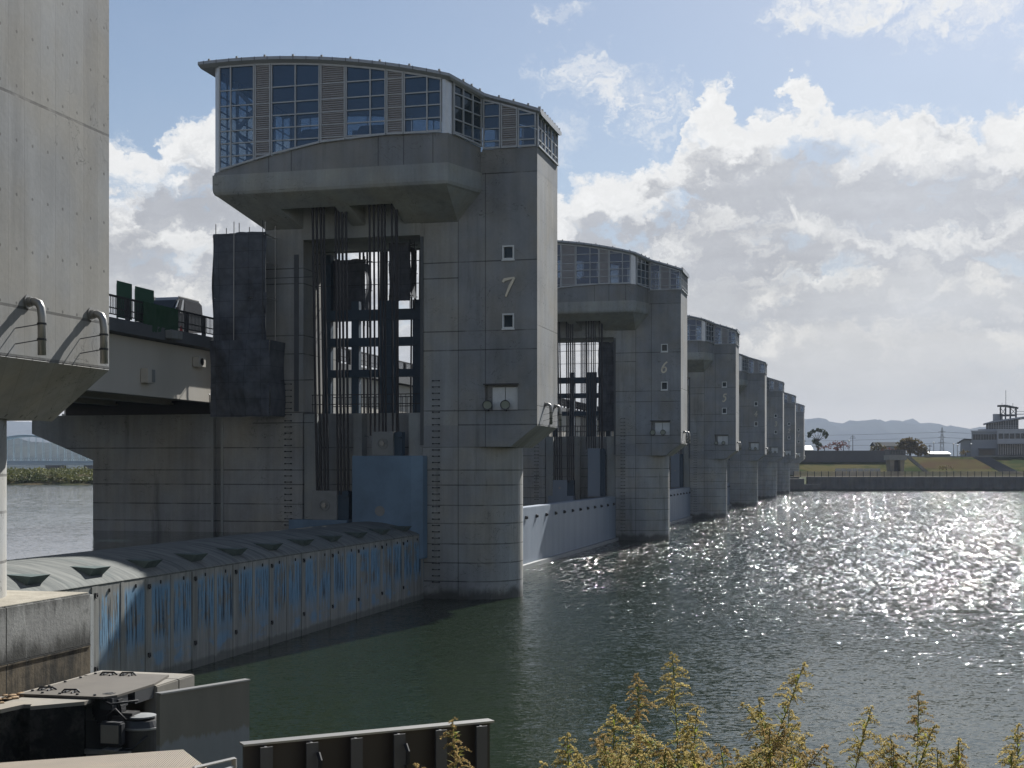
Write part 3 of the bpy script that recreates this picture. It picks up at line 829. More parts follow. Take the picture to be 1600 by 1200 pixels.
    # seams along the roof edge
    for x in [-34.2 + i * .74 for i in range(19)]:
        part(B().box(x - .012, ext(x) - .012, f_roof(x) - .1, x + .012, ext(x), f_roof(x) + .1), 'seam', M_dark, rf)
    sr = B()
    for k in range(4):
        za = 23.1 + k * 1.15; s_ = 1 if k % 2 == 0 else -1
        sr.prism([(-32.45 - .5 * s_, za), (-32.45 - .5 * s_, za + .3), (-32.45 + .5 * s_, za + 1.3), (-32.45 + .5 * s_, za + 1.0)], 'y', 68.6, 68.7)
    part(sr, 'stair', M_white)
    # ---- climbing rungs
    def rungs(x, zs):
        for z in zs:
            b_ = B().tube([(x - .18, A0 + .02, z), (x - .18, A0 - .14, z), (x + .18, A0 - .14, z), (x + .18, A0 + .02, z)], .016, 5)
            b_.box(x - .22, A0 - .03, z - .035, x - .14, A0 - .002, z + .035).box(x + .14, A0 - .03, z - .035, x + .22, A0 - .002, z + .035)
            part(b_, 'rung', M_dark)
    rungs(-22.15, [.9 + .34 * i for i in range(33)])
    rungs(-30.75, [3.9 + .34 * i for i in range(24)])
    # ---- drain pipes on the downstream face
    for yy in (72.35, 74.72):
        P_ = [(-16.53, yy, 10.52), (-16.36, yy, 10.52), (-16.27, yy, 10.48), (-16.22, yy, 10.38), (-16.2, yy, 10.2), (-16.2, yy, 9.42)]
        dp = part(B().tube(P_, .085, 12), 'drain_pipe', M_galv, smooth=True)
        part(B().disc((yy, 10.52), .15, 'x', -16.53, -16.50, 16).disc((yy, 10.52), .105, 'x', -16.5, -16.42, 16), 'flange', M_galv, dp)
        br = B()
        for z in (10.06, 9.74): br.tube([(-16.2, yy, z), (-16.53, yy - .42, z - .12)], .012, 5).lathe((-16.2, yy, z - .02), [(.1, 0), (.1, .04)], 12)
        part(br, 'bracket', M_dark, dp)
    # ---- hoist ropes, both flanks
    for fl_, Y in ((0, lambda y: y), (1, mir)):
        for i, x in enumerate((-28.85, -28.62, -28.38, -28.2, -27.5, -27.32, -27.12, -26.9)):
            part(B().tube([(x, Y(69.35), 22.6), (x + .18 if x < -28 else x + .05, Y(69.62), 5.6)], .065, 6), 'hoist_rope', M_rope)
        for i, x in enumerate((-25.55, -25.3, -25.05, -24.85, -24.68, -24.28, -24.06, -23.98)):
            part(B().tube([(x, Y(69.35), 22.6), (x - .02, Y(69.62), 8.8)], .055, 6), 'hoist_rope', M_rope)
    # ---- guard rail on the slot wall
    gr = B()
    for z in (10.62, 11.15): gr.tube([(-29.8, 71.6, z), (-23.1, 71.6, z)], .025, 5); gr.tube([(-29.8, 74.4, z), (-23.1, 74.4, z)], .025, 5)
    for i in range(24):
        for y in (71.6, 74.4): gr.tube([(-29.75 + i * .29, y, 10.1), (-29.75 + i * .29, y, 11.15)], .018, 4)
    part(gr, 'guard_rail', M_dark)
    return root

pier7 = make_pier()
numeral_mesh(7).build('numeral', M_gold, pier7, PO)
PITCH = 60.3
LAB = {6: 'grey concrete gate pier marked 6, second largest in the row, behind pier 7',
       5: 'grey concrete gate pier marked 5, standing just beyond pier 6',
       4: 'grey concrete gate pier marked 4, between pier 5 and pier 3',
       3: 'small distant gate pier marked 3, third from the far bank',
       2: 'small distant gate pier marked 2, next to last before the far bank',
       1: 'farthest and smallest gate pier, last before the far bank wall'}
for k in range(1, 7):
    n = 7 - k
    c = copy_tree(pier7, LAB[n], (0, PITCH * k, 0), skip=('numeral',) if n > 4 else ('numeral', 'rung', 'snow_guard'))
    numeral_mesh(n).build('numeral', M_gold, c, PO)
copy_tree(pier7, 'huge pale concrete tower cropped by the left edge with two steel drain pipes', (0, -47.65, 0), skip=('numeral',))

# ================================================================== sluice gates
def lifting_block(part, xa, xb, xc, z0, z1, Y=lambda y: y, m=M_block):
    bl = part(B().box(xa, Y(69.4), z0, xb, Y(70.1), z1), 'lifting_block', m)
    cx, cz = (xa + xb) / 2, (z0 + z1) / 2
    y0 = Y(69.4); s = -1 if y0 < 73 else 1
    hb = B()
    n = 24
    ro = [(cx + .30 * math.cos(2 * math.pi * i / n), y0 + s * .05, cz + .30 * math.sin(2 * math.pi * i / n)) for i in range(n)]
    ri = [(cx + .25 * math.cos(2 * math.pi * i / n), y0 + s * .05, cz + .25 * math.sin(2 * math.pi * i / n)) for i in range(n)]
    ro0 = [(p[0], y0 + s * .002, p[2]) for p in ro]; ri0 = [(p[0], y0 + s * .002, p[2]) for p in ri]
    hb.loft([ro0, ro, ri, ri0], cap=False)
    part(hb, 'boss_ring', m, bl)
    part(B().disc((cx, cz), .13, 'y', min(y0, y0 + s * .12), max(y0, y0 + s * .12), 6), 'pin', M_galv, bl)
    part(B().box(xb, Y(69.6), z0, xc, Y(70.1), z1 - .02).disc((xc - .12, z1 - .16), .17, 'y', min(Y(69.42), Y(69.6)), max(Y(69.42), Y(69.6)), 16), 'sheave_plate', M_bluedk, bl)

GO = (-25.0, 49.2, 0.0)
g1 = thing('sluice_gate', GO, 'near steel river gate streaked with blue paint and algae below a curved crest', 'sluice gate', 'sluice gates between the piers')
def gpart(bb, name, m, parent=g1, org=GO, **k): return bb.build(name, m, parent, org, **k)
ya, yb = 27.9, 70.35
gpart(B().box(-23.4, ya, -2.4, -22.8, yb, 3.52), 'skin_plate', M_skin)
st = B()
for i in range(-2, 11):
    y = 37.57 + 3.25 * i
    if y > yb - .3 or y < ya + .3: continue
    st.box(-22.8, y - .2, -.6, -22.775, y + .2, 3.44)
    st.box(-22.8, y + 1.52, -.6, -22.785, y + 1.72, 3.44)
gpart(st, 'stiffener', M_skin)
prof = [(-22.78, 3.50), (-22.95, 3.62), (-23.4, 3.80), (-24.0, 3.98), (-24.8, 4.13), (-25.6, 4.19), (-26.4, 4.15), (-27.4, 3.97), (-28.6, 3.55), (-29.8, 2.9), (-29.8, 2.0), (-23.5, 2.0), (-22.86, 3.3)]
gpart(B().prism(prof, 'y', ya, yb), 'crest', M_crest)
for i in range(-2, 11):
    y = 35.0 + 3.34 * i
    if y + 1.2 > yb or y < ya + 1: continue
    # flow splitter: inverted trapezoid plate with a wedge running back into the crest
    # flow splitter: a wedge with its apex upstream, standing on the falling part of the crest
    gpart(B().add([(-24.45, y, 4.0), (-22.98, y - .48, 3.98), (-22.98, y + .48, 3.98), (-23.8, y, 3.5), (-23.42, y - .3, 3.5), (-23.42, y + .3, 3.5)],
                  [(0, 2, 1), (0, 1, 4, 3), (0, 3, 5, 2), (1, 2, 5, 4), (3, 4, 5)]), 'flow_splitter', M_fin)
for i in range(-2, 11):
    y = 37.57 + 3.25 * i
    if y > yb - .3 or y < ya + .3: continue
    for z in (3.16, .89):
        ring = B(); n = 14
        ring.tube([(-22.74, y + .06 * math.cos(2 * math.pi * q / n), z + .06 * math.sin(2 * math.pi * q / n)) for q in range(n + 1)], .024, 6, False)
        ring.box(-22.776, y - .06, z + .03, -22.72, y + .06, z + .09)
        gpart(ring, 'ring_bolt', M_rubber)
for i in range(-6, 22):
    y = 38.4 + 1.62 * i
    if ya + .5 < y < yb - .5: gpart(B().lathe((-22.79, y, 3.26), [(.03, -.06), (.035, 0), (.03, .06)], 8), 'drain_hole', M_rubber)
gpart(B().prism([(-26.55, 69.35), (-23.2, 69.35), (-22.62, 69.65), (-22.62, 70.45), (-26.55, 70.45)], 'z', 2.2, 7.72), 'end_box', M_blue, bevel=.03)
gpart(B().disc((-24.95, 4.75), .28, 'y', 69.33, 69.352, 20), 'cover_plate', M_block)
gpart(B().box(-30.2, 69.3, 2.2, -26.8, 70.3, 4.24), 'lower_end_box', M_blue)
lifting_block(gpart, -25.4, -24.22, -23.78, 7.74, 9.02)
lifting_block(gpart, -28.87, -27.45, -26.82, 4.25, 5.83)

GO2 = (-25.0, 103.1, 0.0)
g2 = thing('sluice_gate', GO2, 'pale blue steel gate with a row of small dark brackets between piers 7 and 6', 'sluice gate', 'sluice gates between the piers')
def g2part(bb, name, m, parent=g2, org=GO2, **k): return bb.build(name, m, parent, org, **k)
g2part(B().box(-23.7, 75.7, -2.4, -22.8, 130.5, 4.25), 'skin_plate', M_pale, bevel=.04)
g2part(B().box(-22.8, 75.8, -.6, -22.5, 130.4, .28), 'sill_beam', M_block)
for i in range(17): g2part(B().box(-22.8, 77.4 + 3.22 * i, 3.42, -22.70, 77.8 + 3.22 * i, 3.66).box(-22.7, 77.44 + 3.22 * i, 3.46, -22.6, 77.52 + 3.22 * i, 3.6), 'bracket', M_dark)
g2part(B().box(-29.3, 129.6, 2.2, -26.8, 130.6, 4.3), 'lower_end_box', M_pale)
for Y_ in ((lambda y: y + 60.3), (lambda y: mir(y))):
    lifting_block(g2part, -28.87, -27.45, -26.82, 4.3, 5.83, Y_, M_pale)
    lifting_block(g2part, -25.4, -24.22, -23.78, 4.26, 8.9, Y_, M_pale)
for k, nm in ((1, 'pale blue steel gate between piers 6 and 5'), (2, 'pale blue steel gate between piers 5 and 4'), (3, 'pale blue steel gate between piers 4 and 3'),
              (4, 'pale blue steel gate between piers 3 and 2'), (5, 'pale blue steel gate between pier 2 and the farthest pier')):
    copy_tree(g2, nm, (0, PITCH * k, 0), skip=('bracket',) if k > 2 else ())

# ================================================================== frames and cloth in the portal
def hoist_frame(dy, label):
    fo = (-26.5, 73 + dy, 10.1)
    t = thing('service_frame', (-26.5, 73, 10.1), label, 'steel frame', 'steel frames standing in the pier openings')
    og = (-26.5, 73, 10.1)
    for xa, xb in ((-29.65, -29.15), (-27.9, -27.45), (-26.2, -25.2), (-24.25, -23.75)):
        B().box(xa, 72.8, 10.1, xb, 73.2, 16.5 if xb > -28 else 19.2).build('column', M_bluedk, t, og)
    for z0, z1 in ((15.42, 16.0), (13.95, 14.42), (12.2, 12.62)):
        B().box(-29.6, 72.72, z0, -23.3, 73.28, z1).build('beam', M_bluedk, t, og)
    w = B()
    for z in (17.3, 18.55, 19.2): w.tube([(-29.8, 72.0, z), (-23.1, 72.0, z)], .022, 5)
    w.build('wire', M_dark, t, og)
    t.location.y += dy
    return t
hf = hoist_frame(0, 'dull blue steel service frame inside the opening of pier 7')
copy_tree(hf, 'dull blue steel service frame inside the opening of pier 6', (0, PITCH, 0))

def cloth(bb, x0, x1, z0, z1, y, amp=.12, seed=0, nu=26, nv=34, bulge=0.0, ragged=.0):
    def fn(u, v):
        x = x0 + (x1 - x0) * u; z = z0 + (z1 - z0) * v
        n = mnoise.noise(Vector((x * 1.1 + seed, z * .55, seed))) + .5 * mnoise.noise(Vector((x * 3.0, z * 1.2 + seed, 5 + seed))) + .35 * mnoise.noise(Vector((x * 6, z * 5, seed)))
        e = mnoise.noise(Vector((z * .7, seed, 1))) * ragged
        if v == 0 or v == 1: z += ragged * .6 * mnoise.noise(Vector((x * 1.3, seed, 9)))
        return (x + e * (abs(u - .5) * 2), y - amp * 1.7 * n - bulge * math.sin(math.pi * min(1, v * 1.05)) * math.sin(math.pi * u) ** .5 if 0 < u < 1 else y - amp * n * .5, z)
    return bb.grid(fn, nu, nv)

def pole_set(bb, xs, ys, z0, z1, lz):
    for x in xs:
        for y in ys: bb.tube([(x, y, z0), (x, y, z1)], .025, 6)
    for z in lz:
        for y in ys: bb.tube([(min(xs) - .2, y, z), (max(xs) + .2, y, z)], .022, 6)
        for x in xs: bb.tube([(x, min(ys) - .15, z), (x, max(ys) + .15, z)], .022, 6)
    return bb

so = (-33.2, 69.6, 9.9)
sc = thing('scaffold', so, 'tall scaffold wrapped in ragged black mesh hanging on the flank of pier 7', 'scaffold')
pole_set(B(), (-34.35, -32.95, -31.4), (68.9, 70.2), 9.9, 20.5, (10.4, 14.0, 16.4, 18.3, 19.8)).build('tube_frame', M_galv, sc, so)
c1 = B(); cloth(c1, -34.42, -32.95, 14.0, 19.92, 68.75, .10, 1, 14, 40); c1.build('mesh_sheet', M_net, sc, so, smooth=True)
c1 = B(); cloth(c1, -33.08, -31.3, 16.4, 19.95, 68.72, .16, 7, 14, 30, ragged=.06); c1.build('mesh_sheet', M_net, sc, so, smooth=True)
c1 = B(); cloth(c1, -33.05, -31.25, 13.9, 16.6, 68.66, .2, 11, 14, 20, ragged=.12); c1.build('mesh_sheet', M_net, sc, so, smooth=True)
c1 = B(); cloth(c1, -34.4, -30.9, 9.85, 14.02, 68.35, .12, 4, 40, 40, bulge=.25, ragged=.08)
c1.build('mesh_sheet', M_net, sc, so, smooth=True)
c1 = B(); c1.grid(lambda u, v: (-34.45 + .05 * math.sin(9 * v), 68.7 + 1.7 * u, 14 + 5.9 * v), 4, 10); c1.build('mesh_sheet', M_net, sc, so)
c1 = B(); c1.grid(lambda u, v: (-30.9 + .06 * math.sin(7 * v), 68.35 + 2.0 * u, 9.9 + 4.1 * v), 4, 10); c1.build('mesh_sheet', M_net, sc, so)
for x, m_ in ((-33.05, M_galv), (-31.35, M_dark)): B().tube([(x, 68.42, 13.8), (x + .02, 68.42, 20.5)], .022, 6).build('standard', m_, sc, so)
tb = B()
for z in (17.55, 11.9, 9.55): tb.tube([(-32.6, 69.9, z), (-29.0, 69.9, z)], .018, 5)
tb.build('tie_bar', M_dark, sc, so)

def net_thing(label, x0, x1, z0, z1, y, seed, loc_y=0.0):
    og = ((x0 + x1) / 2, y, z0)
    t = thing('hanging_net', og, label, 'mesh sheet', 'black mesh sheets hanging in the pier openings')
    b_ = B(); cloth(b_, x0, x1, z0, z1, y, .22, seed, 20, 30, ragged=.15); b_.build('mesh_sheet', M_net, t, og, smooth=True)
    p_ = pole_set(B(), (x0 + .1, x1 - .1), (y + .15, y + .9), z0 - .4, z1 + .2, (z0 + .3, (z0 + z1) / 2, z1)); p_.build('tube_frame', M_dark, t, og)
    b_ = B(); b_.grid(lambda u, v: (x1 + .06 * math.sin(v * 8 + seed), y + .9 * u, z0 + .2 + (z1 - z0 - .4) * v), 3, 12); b_.build('mesh_sheet', M_net, t, og, smooth=True)
    t.location.y += loc_y
net_thing('crumpled black mesh sheet hung at the left side of the pier 7 opening', -29.5, -27.35, 15.6, 19.0, 73.6, 3)
net_thing('straight black mesh sheet hung at the right side of the pier 7 opening', -25.2, -23.95, 16.3, 19.5, 71.6, 9)
net_thing('long dark mesh sheet hung at the right side of the pier 6 opening', -24.7, -23.1, 10.6, 19.3, 71.2, 5, PITCH)

# ================================================================== road bridge
bo = (-40.5, 200, 10.1)
br = thing('road_bridge', bo, 'beige girder road bridge with dark railing running behind the piers', 'bridge')
def bp(bb, name, m, parent=br, **k): return bb.build(name, m, parent, bo, **k)
Y0, Y1 = -40, 520
for xa in (-35.0, -38.6, -42.2, -45.8): bp(B().box(xa - .3, Y0, 10.8, xa, Y1, 13.56).box(xa - .55, Y0, 10.72, xa + (.12 if xa < -36 else .004), Y1, 10.8), 'girder', M_girder)
bp(B().prism([(-34.45, 13.62), (-34.45, 14.24), (-34.7, 14.3), (-34.75, 14.0), (-46.0, 14.0), (-46.1, 14.3), (-46.4, 14.24), (-46.4, 13.62), (-45.0, 13.565), (-35.8, 13.565)], 'y', Y0, Y1), 'deck_slab', M_deck)
bp(B().box(-45.9, Y0, 14.004, -34.9, Y1, 14.05), 'carriageway', M_asph)
rb = B()
for x in (-34.62, -46.25):
    rb.box(x - .05, Y0, 15.28, x + .05, Y1, 15.37).box(x - .03, Y0, 14.42, x + .03, Y1, 14.47).box(x - .03, Y0, 14.72, x + .03, Y1, 14.77)
bp(rb, 'handrail', M_dark)
ba = B()
y = 20.0
while y < 200:
    ba.box(-34.635, y, 14.45, -34.605, y + .035, 15.28); y += .16
bp(ba, 'baluster', M_dark)
for i in range(98): bp(B().box(-34.72, 54 + 2 * i - .07, 14.24, -34.52, 54 + 2 * i + .07, 15.28), 'rail_post', M_dark)
for yc in (25.35, 73.0, 133.3, 193.6):
    for xa in (-35.15, -38.75, -42.35, -45.95): bp(B().box(xa - .35, yc - .35, 10.1, xa + .35, yc + .35, 10.3).box(xa - .25, yc - .25, 10.3, xa + .25, yc + .25, 10.72), 'bearing', M_galv)
for yc in (25.35, 73.0, 133.3, 193.6, 253.9): bp(B().box(-45.5, yc - 1.2, 10.1, -35.75, yc + 1.2, 10.95), 'dark_gap_filler', M_dark)  # dark box added to close the bright gap between girders and pier top
cr = B()
for i in range(40): cr.box(-45.8, 30 + i * 6.0, 11.0, -35.3, 30.25 + i * 6.0, 12.2)
bp(cr, 'cross_beam', M_girder)
for (yb_, zb_, w_, h_, n_) in ((61.9, 11.35, .75, .75, 'utility_box'), (67.4, 12.55, .8, .55, 'utility_box'), (63.4, 13.72, 1.1, .42, 'utility_box')):
    x_ = -34.99 if zb_ < 13.5 else -34.44
    ub = bp(B().box(x_, yb_, zb_, x_ + .4, yb_ + w_, zb_ + h_), n_, M_girder if zb_ < 13.5 else M_block, bevel=.02)
    if zb_ > 12 and zb_ < 13: bp(B().disc((yb_ + .35, zb_ + .28), .2, 'x', x_ + .4, x_ + .42, 18), 'fan', M_rubber, ub)
    else: bp(B().box(x_ + .4, yb_ + w_ * .55, zb_ + .06, x_ + .43, yb_ + w_ - .05, zb_ + h_ - .06), 'door', M_block, ub)
lr = B()
for i in range(6): lr.tube([(-34.6 + .02, 68.6 + i * .35, 10.1), (-34.58, 68.6 + i * .35, 11.1)], .02, 5)
lr.tube([(-34.58, 68.5, 11.1), (-34.58, 70.4, 11.1)], .025, 5)
bp(lr, 'landing_rail', M_dark)

# green boards and netting, van, cones on the bridge
for (ya_, yb_, zt, lab) in ((60.35, 61.75, 16.15, 'left of two dark green boards standing above the bridge railing'), (62.1, 63.95, 16.1, 'right and wider of two dark green boards above the bridge railing')):
    t = thing('site_board', (-35.4, (ya_ + yb_) / 2, 14.06), lab, 'board', 'green site boards on the bridge')
    og = tuple(t.location)
    B().box(-35.42, ya_, 14.5, -35.38, yb_, zt + .15).build('panel', M_green, t, og)
    B().box(-35.5, ya_ + .1, 14.06, -35.425, ya_ + .16, zt).box(-35.5, yb_ - .16, 14.06, -35.425, yb_ - .1, zt).box(-35.9, ya_ + .1, 14.06, -35.0, ya_ + .16, 14.1).box(-35.9, yb_ - .16, 14.06, -35.0, yb_ - .1, 14.1).build('stand', M_galv, t, og)
nt_ = B(); cloth(nt_, 0, 1, 0, 1, 0, 0)
nb_ = B().grid(lambda u, v: (-34.45 + .07 * mnoise.noise(Vector((u * 12, v * 4, 1))), 61.2 + 3.6 * u, 14.05 + 1.3 * v - .15 * math.sin(6 * u) * (1 - v)), 30, 10)
tag(nb_.build('green_net', flatmat('green_netting', (.02, .06, .03), .9), smooth=True), 'dark green netting draped over the bridge railing', 'netting')

def make_van():
    vo = (-37.6, 71.4, 14.06)
    t = thing('parked_van', vo, 'black and silver van with dark windows standing on the bridge', 'van')
    def vp(bb, name, m, parent=t, **k): return bb.build(name, m, parent, vo, **k)
    silver = flatmat('dark_van_paint', (.045, .05, .055), .3, .2, var=.05); chrome = flatmat('silver_van_trim', (.5, .51, .52), .35, .5, var=.05); black = flatmat('black_van_paint', (.02, .02, .022), .25, .2, var=.05)
    # side profile (y along the bridge, nose towards -y)
    prof = [(69.1, .45), (69.0, .75), (69.25, 1.02), (70.05, 1.18), (70.75, 2.02), (71.1, 2.2), (73.3, 2.22), (73.7, 2.05), (73.85, 1.2), (73.85, .45)]
    vp(B().prism([(a, 14.06 + b + .35) for a, b in prof], 'x', -38.45, -36.75), 'body', silver, bevel=.06)
    for x in (-36.74, -38.47):
        vp(B().prism([(70.55, 15.72), (70.98, 16.42), (71.35, 16.5), (71.35, 15.72)], 'x', x, x + .02), 'window', black)
        vp(B().prism([(71.5, 15.72), (71.5, 16.5), (73.3, 16.48), (73.6, 16.3), (73.72, 15.72)], 'x', x, x + .02), 'window', black)
    w = vp(B().add([(-38.25, 70.12, 15.6), (-36.95, 70.12, 15.6), (-37.05, 70.74, 16.36), (-38.15, 70.74, 16.36), (-38.25, 70.09, 15.62), (-36.95, 70.09, 15.62), (-37.05, 70.71, 16.38), (-38.15, 70.71, 16.38)],
                   [(0, 1, 2, 3), (7, 6, 5, 4), (0, 4, 5, 1), (1, 5, 6, 2), (2, 6, 7, 3), (3, 7, 4, 0)]), 'windscreen', black)
    for x in (-36.85, -38.35):
        for y in (70.0, 73.0):
            wh = vp(B().disc((y, 14.42), .34, 'x', x - .11, x + .11, 22), 'wheel', M_rubber)
            vp(B().disc((y, 14.42), .2, 'x', x - .12, x + .12, 16), 'rim', M_galv, wh)
    vp(B().prism([(71.06, 16.58), (71.1, 16.63), (73.3, 16.65), (73.35, 16.6)], 'x', -38.3, -36.9), 'roof_panel', chrome)
    vp(B().prism([(70.98, 15.72), (71.3, 16.5), (71.45, 16.5), (71.3, 15.72)], 'x', -36.725, -36.715).prism([(70.2, 15.6), (70.74, 16.4), (70.84, 16.4), (70.32, 15.6)], 'x', -36.74, -36.70), 'pillar', chrome)
    vp(B().box(-36.72, 70.45, 15.75, -36.5, 70.62, 15.98), 'mirror', black)
    for x in (-37.0, -38.2): vp(B().box(x - .15, 68.97, 15.05, x + .15, 69.04, 15.25), 'headlight', M_lens)
    vp(B().box(-36.85, 71.0, 16.6, -36.8, 73.4, 16.66).box(-38.4, 71.0, 16.6, -38.35, 73.4, 16.66), 'roof_rail', M_galv)
    t.location.y -= 1.7
make_van()
for (x, y, lab, m) in ((-35.6, 67.3, 'red traffic cone behind the bridge railing beside the mesh-wrapped scaffold', M_red), (-35.7, 59.9, 'yellow traffic cone behind the railing at the left tower', M_yellow)):
    t = thing('traffic_cone', (x, y, 14.055), lab, 'traffic cone')
    B().box(-.2, -.2, 0, .2, .2, .04).build('foot', M_rubber, t)
    B().lathe((0, 0, .04), [(.15, 0), (.04, .66), (.0, .68)], 14).build('cone', m, t)

# ================================================================== near abutment, slab, machinery
ao = (-20, 20, 0)
ab = thing('abutment', ao, 'stained pale concrete abutment block under the left tower', 'abutment')
abp = lambda bb, n, m, p=ab, **k: bb.build(n, m, p, ao, **k)
abp(B().box(-27.0, 4, -2.5, -17.0, 27.86, 4.27), 'block', M_abut, bevel=.04)
abp(B().box(-17.0, 4.1, 3.04, -16.975, 27.8, 3.09), 'ledge', M_abut)
abp(B().box(-17.5, 27.86, -2, -17.02, 28.0, 4.2), 'seal_plate', M_cap)

lo = (-16, 25.5, 0)
ls = thing('machine_pit', lo, 'brown concrete machine pit with a steel lid beside the abutment', 'machine pit')
lp = lambda bb, n, m, p=ls, **k: bb.build(n, m, p, lo, **k)
lp(B().box(-16.93, 27.4, -2.4, -14.55, 28.15, 2.45).box(-14.85, 26.42, -2.4, -14.55, 27.4, 2.45).box(-17.0 + .07, 22.2, -2.4, -16.5, 27.4, 2.44), 'wall', M_slab, bevel=.025)
lp(B().box(-16.5, 24.4, -2.4, -16.3, 27.4, 2.2), 'back_wall', M_deck)
lid = lp(B().add([(-16.62, 24.55, 2.452), (-14.75, 24.62, 2.452), (-14.6, 24.9, 2.452), (-14.6, 26.4, 2.452), (-14.9, 27.6, 2.452), (-16.62, 27.6, 2.452),
                  (-16.62, 24.55, 2.5), (-14.75, 24.62, 2.5), (-14.6, 24.9, 2.5), (-14.6, 26.4, 2.5), (-14.9, 27.6, 2.5), (-16.62, 27.6, 2.5)],
                 [(0, 5, 4, 3, 2, 1), (6, 7, 8, 9, 10, 11)] + [(i, (i + 1) % 6, 6 + (i + 1) % 6, 6 + i) for i in range(6)]), 'lid', flatmat('rusty_steel_plate', (.10, .088, .072), .7, .1, var=.35, sc=1.4))
for x, y, r in ((-16.2, 27.25, .3), (-15.75, 27.3, .15), (-15.7, 24.95, .2), (-16.35, 25.1, .4)):
    hd = B()
    for s_ in (-1, 1):
        hd.tube([(x - .18 * math.cos(r), y - .18 * math.sin(r) + s_ * .0, 2.5), (x - .12, y - .03, 2.56), (x + .12, y + .03, 2.56), (x + .2 * math.cos(r), y + .2 * math.sin(r), 2.5)], .02, 6)
        hd.tube([(x + s_ * .1, y - .12, 2.51), (x + s_ * .08, y + .14, 2.53)], .022, 6)
    lp(hd, 'lifting_lug', M_dark, lid)
sb = B()
for y in (24.9, 25.5, 26.1, 26.7, 27.3): sb.lathe((-16.55, y, 2.5), [(.03, 0), (.03, .03), (.0, .035)], 8)
for x in (-16.2, -15.8, -15.4, -15.0): sb.lathe((x, 24.72, 2.5), [(.03, 0), (.03, .03), (.0, .035)], 8)
lp(sb, 'bolt', M_dark, lid)
lp(B().box(-14.9, 24.75, 2.22, -14.62, 25.35, 2.448).box(-14.9, 25.6, 2.2, -14.6, 26.38, 2.448), 'lid_beam', M_dark)
lp(B().box(-15.75, 25.15, 1.9, -14.95, 25.27, 2.15).disc((25.21, 2.05), .12, 'x', -14.95, -14.86, 14), 'drive_beam', M_block)

eo = (-15.1, 24.6, -.5)
en = thing('winch_engine', eo, 'black engine with round tank and square grille inside the machine pit', 'engine')
ep = lambda bb, n, m, p=en, **k: bb.build(n, m, p, eo, **k)
en.location = (eo[0] + .42, eo[1] + .12, eo[2] + .52)
tank = flatmat('worn_black_tank', (.05, .048, .045), .4, .2, var=.5, sc=4)
ep(B().lathe((-14.6, 25.0, -.5), [(.42, 0), (.42, 1.02), (.44, 1.03), (.44, 1.07), (.42, 1.08), (.42, 1.86), (.36, 1.97), (.2, 2.0), (.2, 2.02), (0, 2.02)], 30), 'tank', tank, smooth=False)
ep(B().lathe((-14.6, 25.0, 1.52), [(.3, 0), (.3, .03), (.1, .05), (0, .05)], 20), 'tank_cap', M_block)
ep(B().box(-15.15, 24.72, .95, -14.62, 25.15, 1.62), 'casing', tank, bevel=.06)
gr_ = ep(B().box(-15.17, 24.35, 1.04, -14.69, 24.55, 1.50), 'grille_frame', M_dark, bevel=.03)
ep(B().box(-15.12, 24.32, 1.09, -14.74, 24.352, 1.45), 'grille', flatmat('tan_grille', (.22, .19, .15), .6), gr_)
for pts_ in ([(-14.75, 24.66, 1.5), (-14.9, 24.5, 1.75), (-15.1, 24.55, 1.6), (-15.15, 24.7, 1.3)], [(-14.3, 24.7, 1.2), (-14.45, 24.4, 1.0), (-14.75, 24.4, .95), (-14.9, 24.5, .5)], [(-15.3, 24.6, 1.9), (-15.0, 24.5, 1.84), (-14.5, 24.7, 1.9)]):
    ep(B().tube(pts_, .022, 7), 'hose', M_rubber, smooth=True)
for z in (.75, 1.3): ep(B().lathe((-14.6, 25.0, z), [(.425, 0), (.432, .01), (.432, .04), (.425, .05)], 30), 'tank_band', M_galv)
fw = B()
for i in range(28):
    a = 2 * math.pi * i / 28
    fw.box(-15.27 + .30 * math.cos(a) - .035, 24.8, 1.66 + .30 * math.sin(a) - .035, -15.27 + .30 * math.cos(a) + .035, 24.98, 1.66 + .30 * math.sin(a) + .035)
fw.disc((-15.27, 1.66), .29, 'y', 24.78, 25.0, 28).disc((-15.27, 1.66), .1, 'y', 24.7, 25.06, 14)
ep(fw, 'gear_wheel', M_rubber)
ep(B().box(-15.6, 24.3, .86, -14.5, 24.42, .94).box(-15.05, 24.2, .95, -14.75, 24.5, .99), 'bed_frame', M_galv)
ep(B().box(-15.85, 24.5, -.5, -14.7, 25.3, .42), 'engine_block', M_rubber, bevel=.05)

wo = (-15.6, 24.3, 0)
sw = thing('sheet_pile_wall', wo, 'dark rough corrugated wall in front of the machine pit', 'pile wall')
pts = [(-18.5, 22.6), (-17.6, 22.7), (-16.75, 23.05), (-16.62, 23.5), (-16.4, 23.55), (-16.28, 23.2), (-16.1, 23.15), (-16.0, 23.75), (-15.85, 23.8), (-15.75, 23.6), (-15.02, 24.35)]
poly = pts + [(p[0] - .14, p[1] + .3) for p in pts[::-1]]
M_pile = ground_mat('rough_black_pile', (.018, .018, .017), (.045, .043, .038), 6)
B().prism(poly, 'z', -2.4, 2.36).build('pile', M_pile, sw, wo)
B().prism([(p[0], p[1] + .02) for p in pts] + [(-15.02, 24.62), (-16.7, 24.52), (-18.5, 24.3)], 'z', 2.365, 2.44).build('capping', M_slab, sw, wo)
rb_ = B()
random.seed(4)
for i in range(26):
    x, y = random.uniform(-17.2, -16.5), random.uniform(23.5, 24.9); r = random.uniform(.04, .12)
    rb_.lathe((x, y, 2.44), [(r, 0), (r * .8, r * .35), (r * .2, r * .5)], 5)
tag(rb_.build('rubble', flatmat('orange_rubble', (.30, .20, .11), .9, var=.4, sc=8)), 'small heap of orange brown rubble on the edge beside the steel lid', 'rubble', kind='stuff')

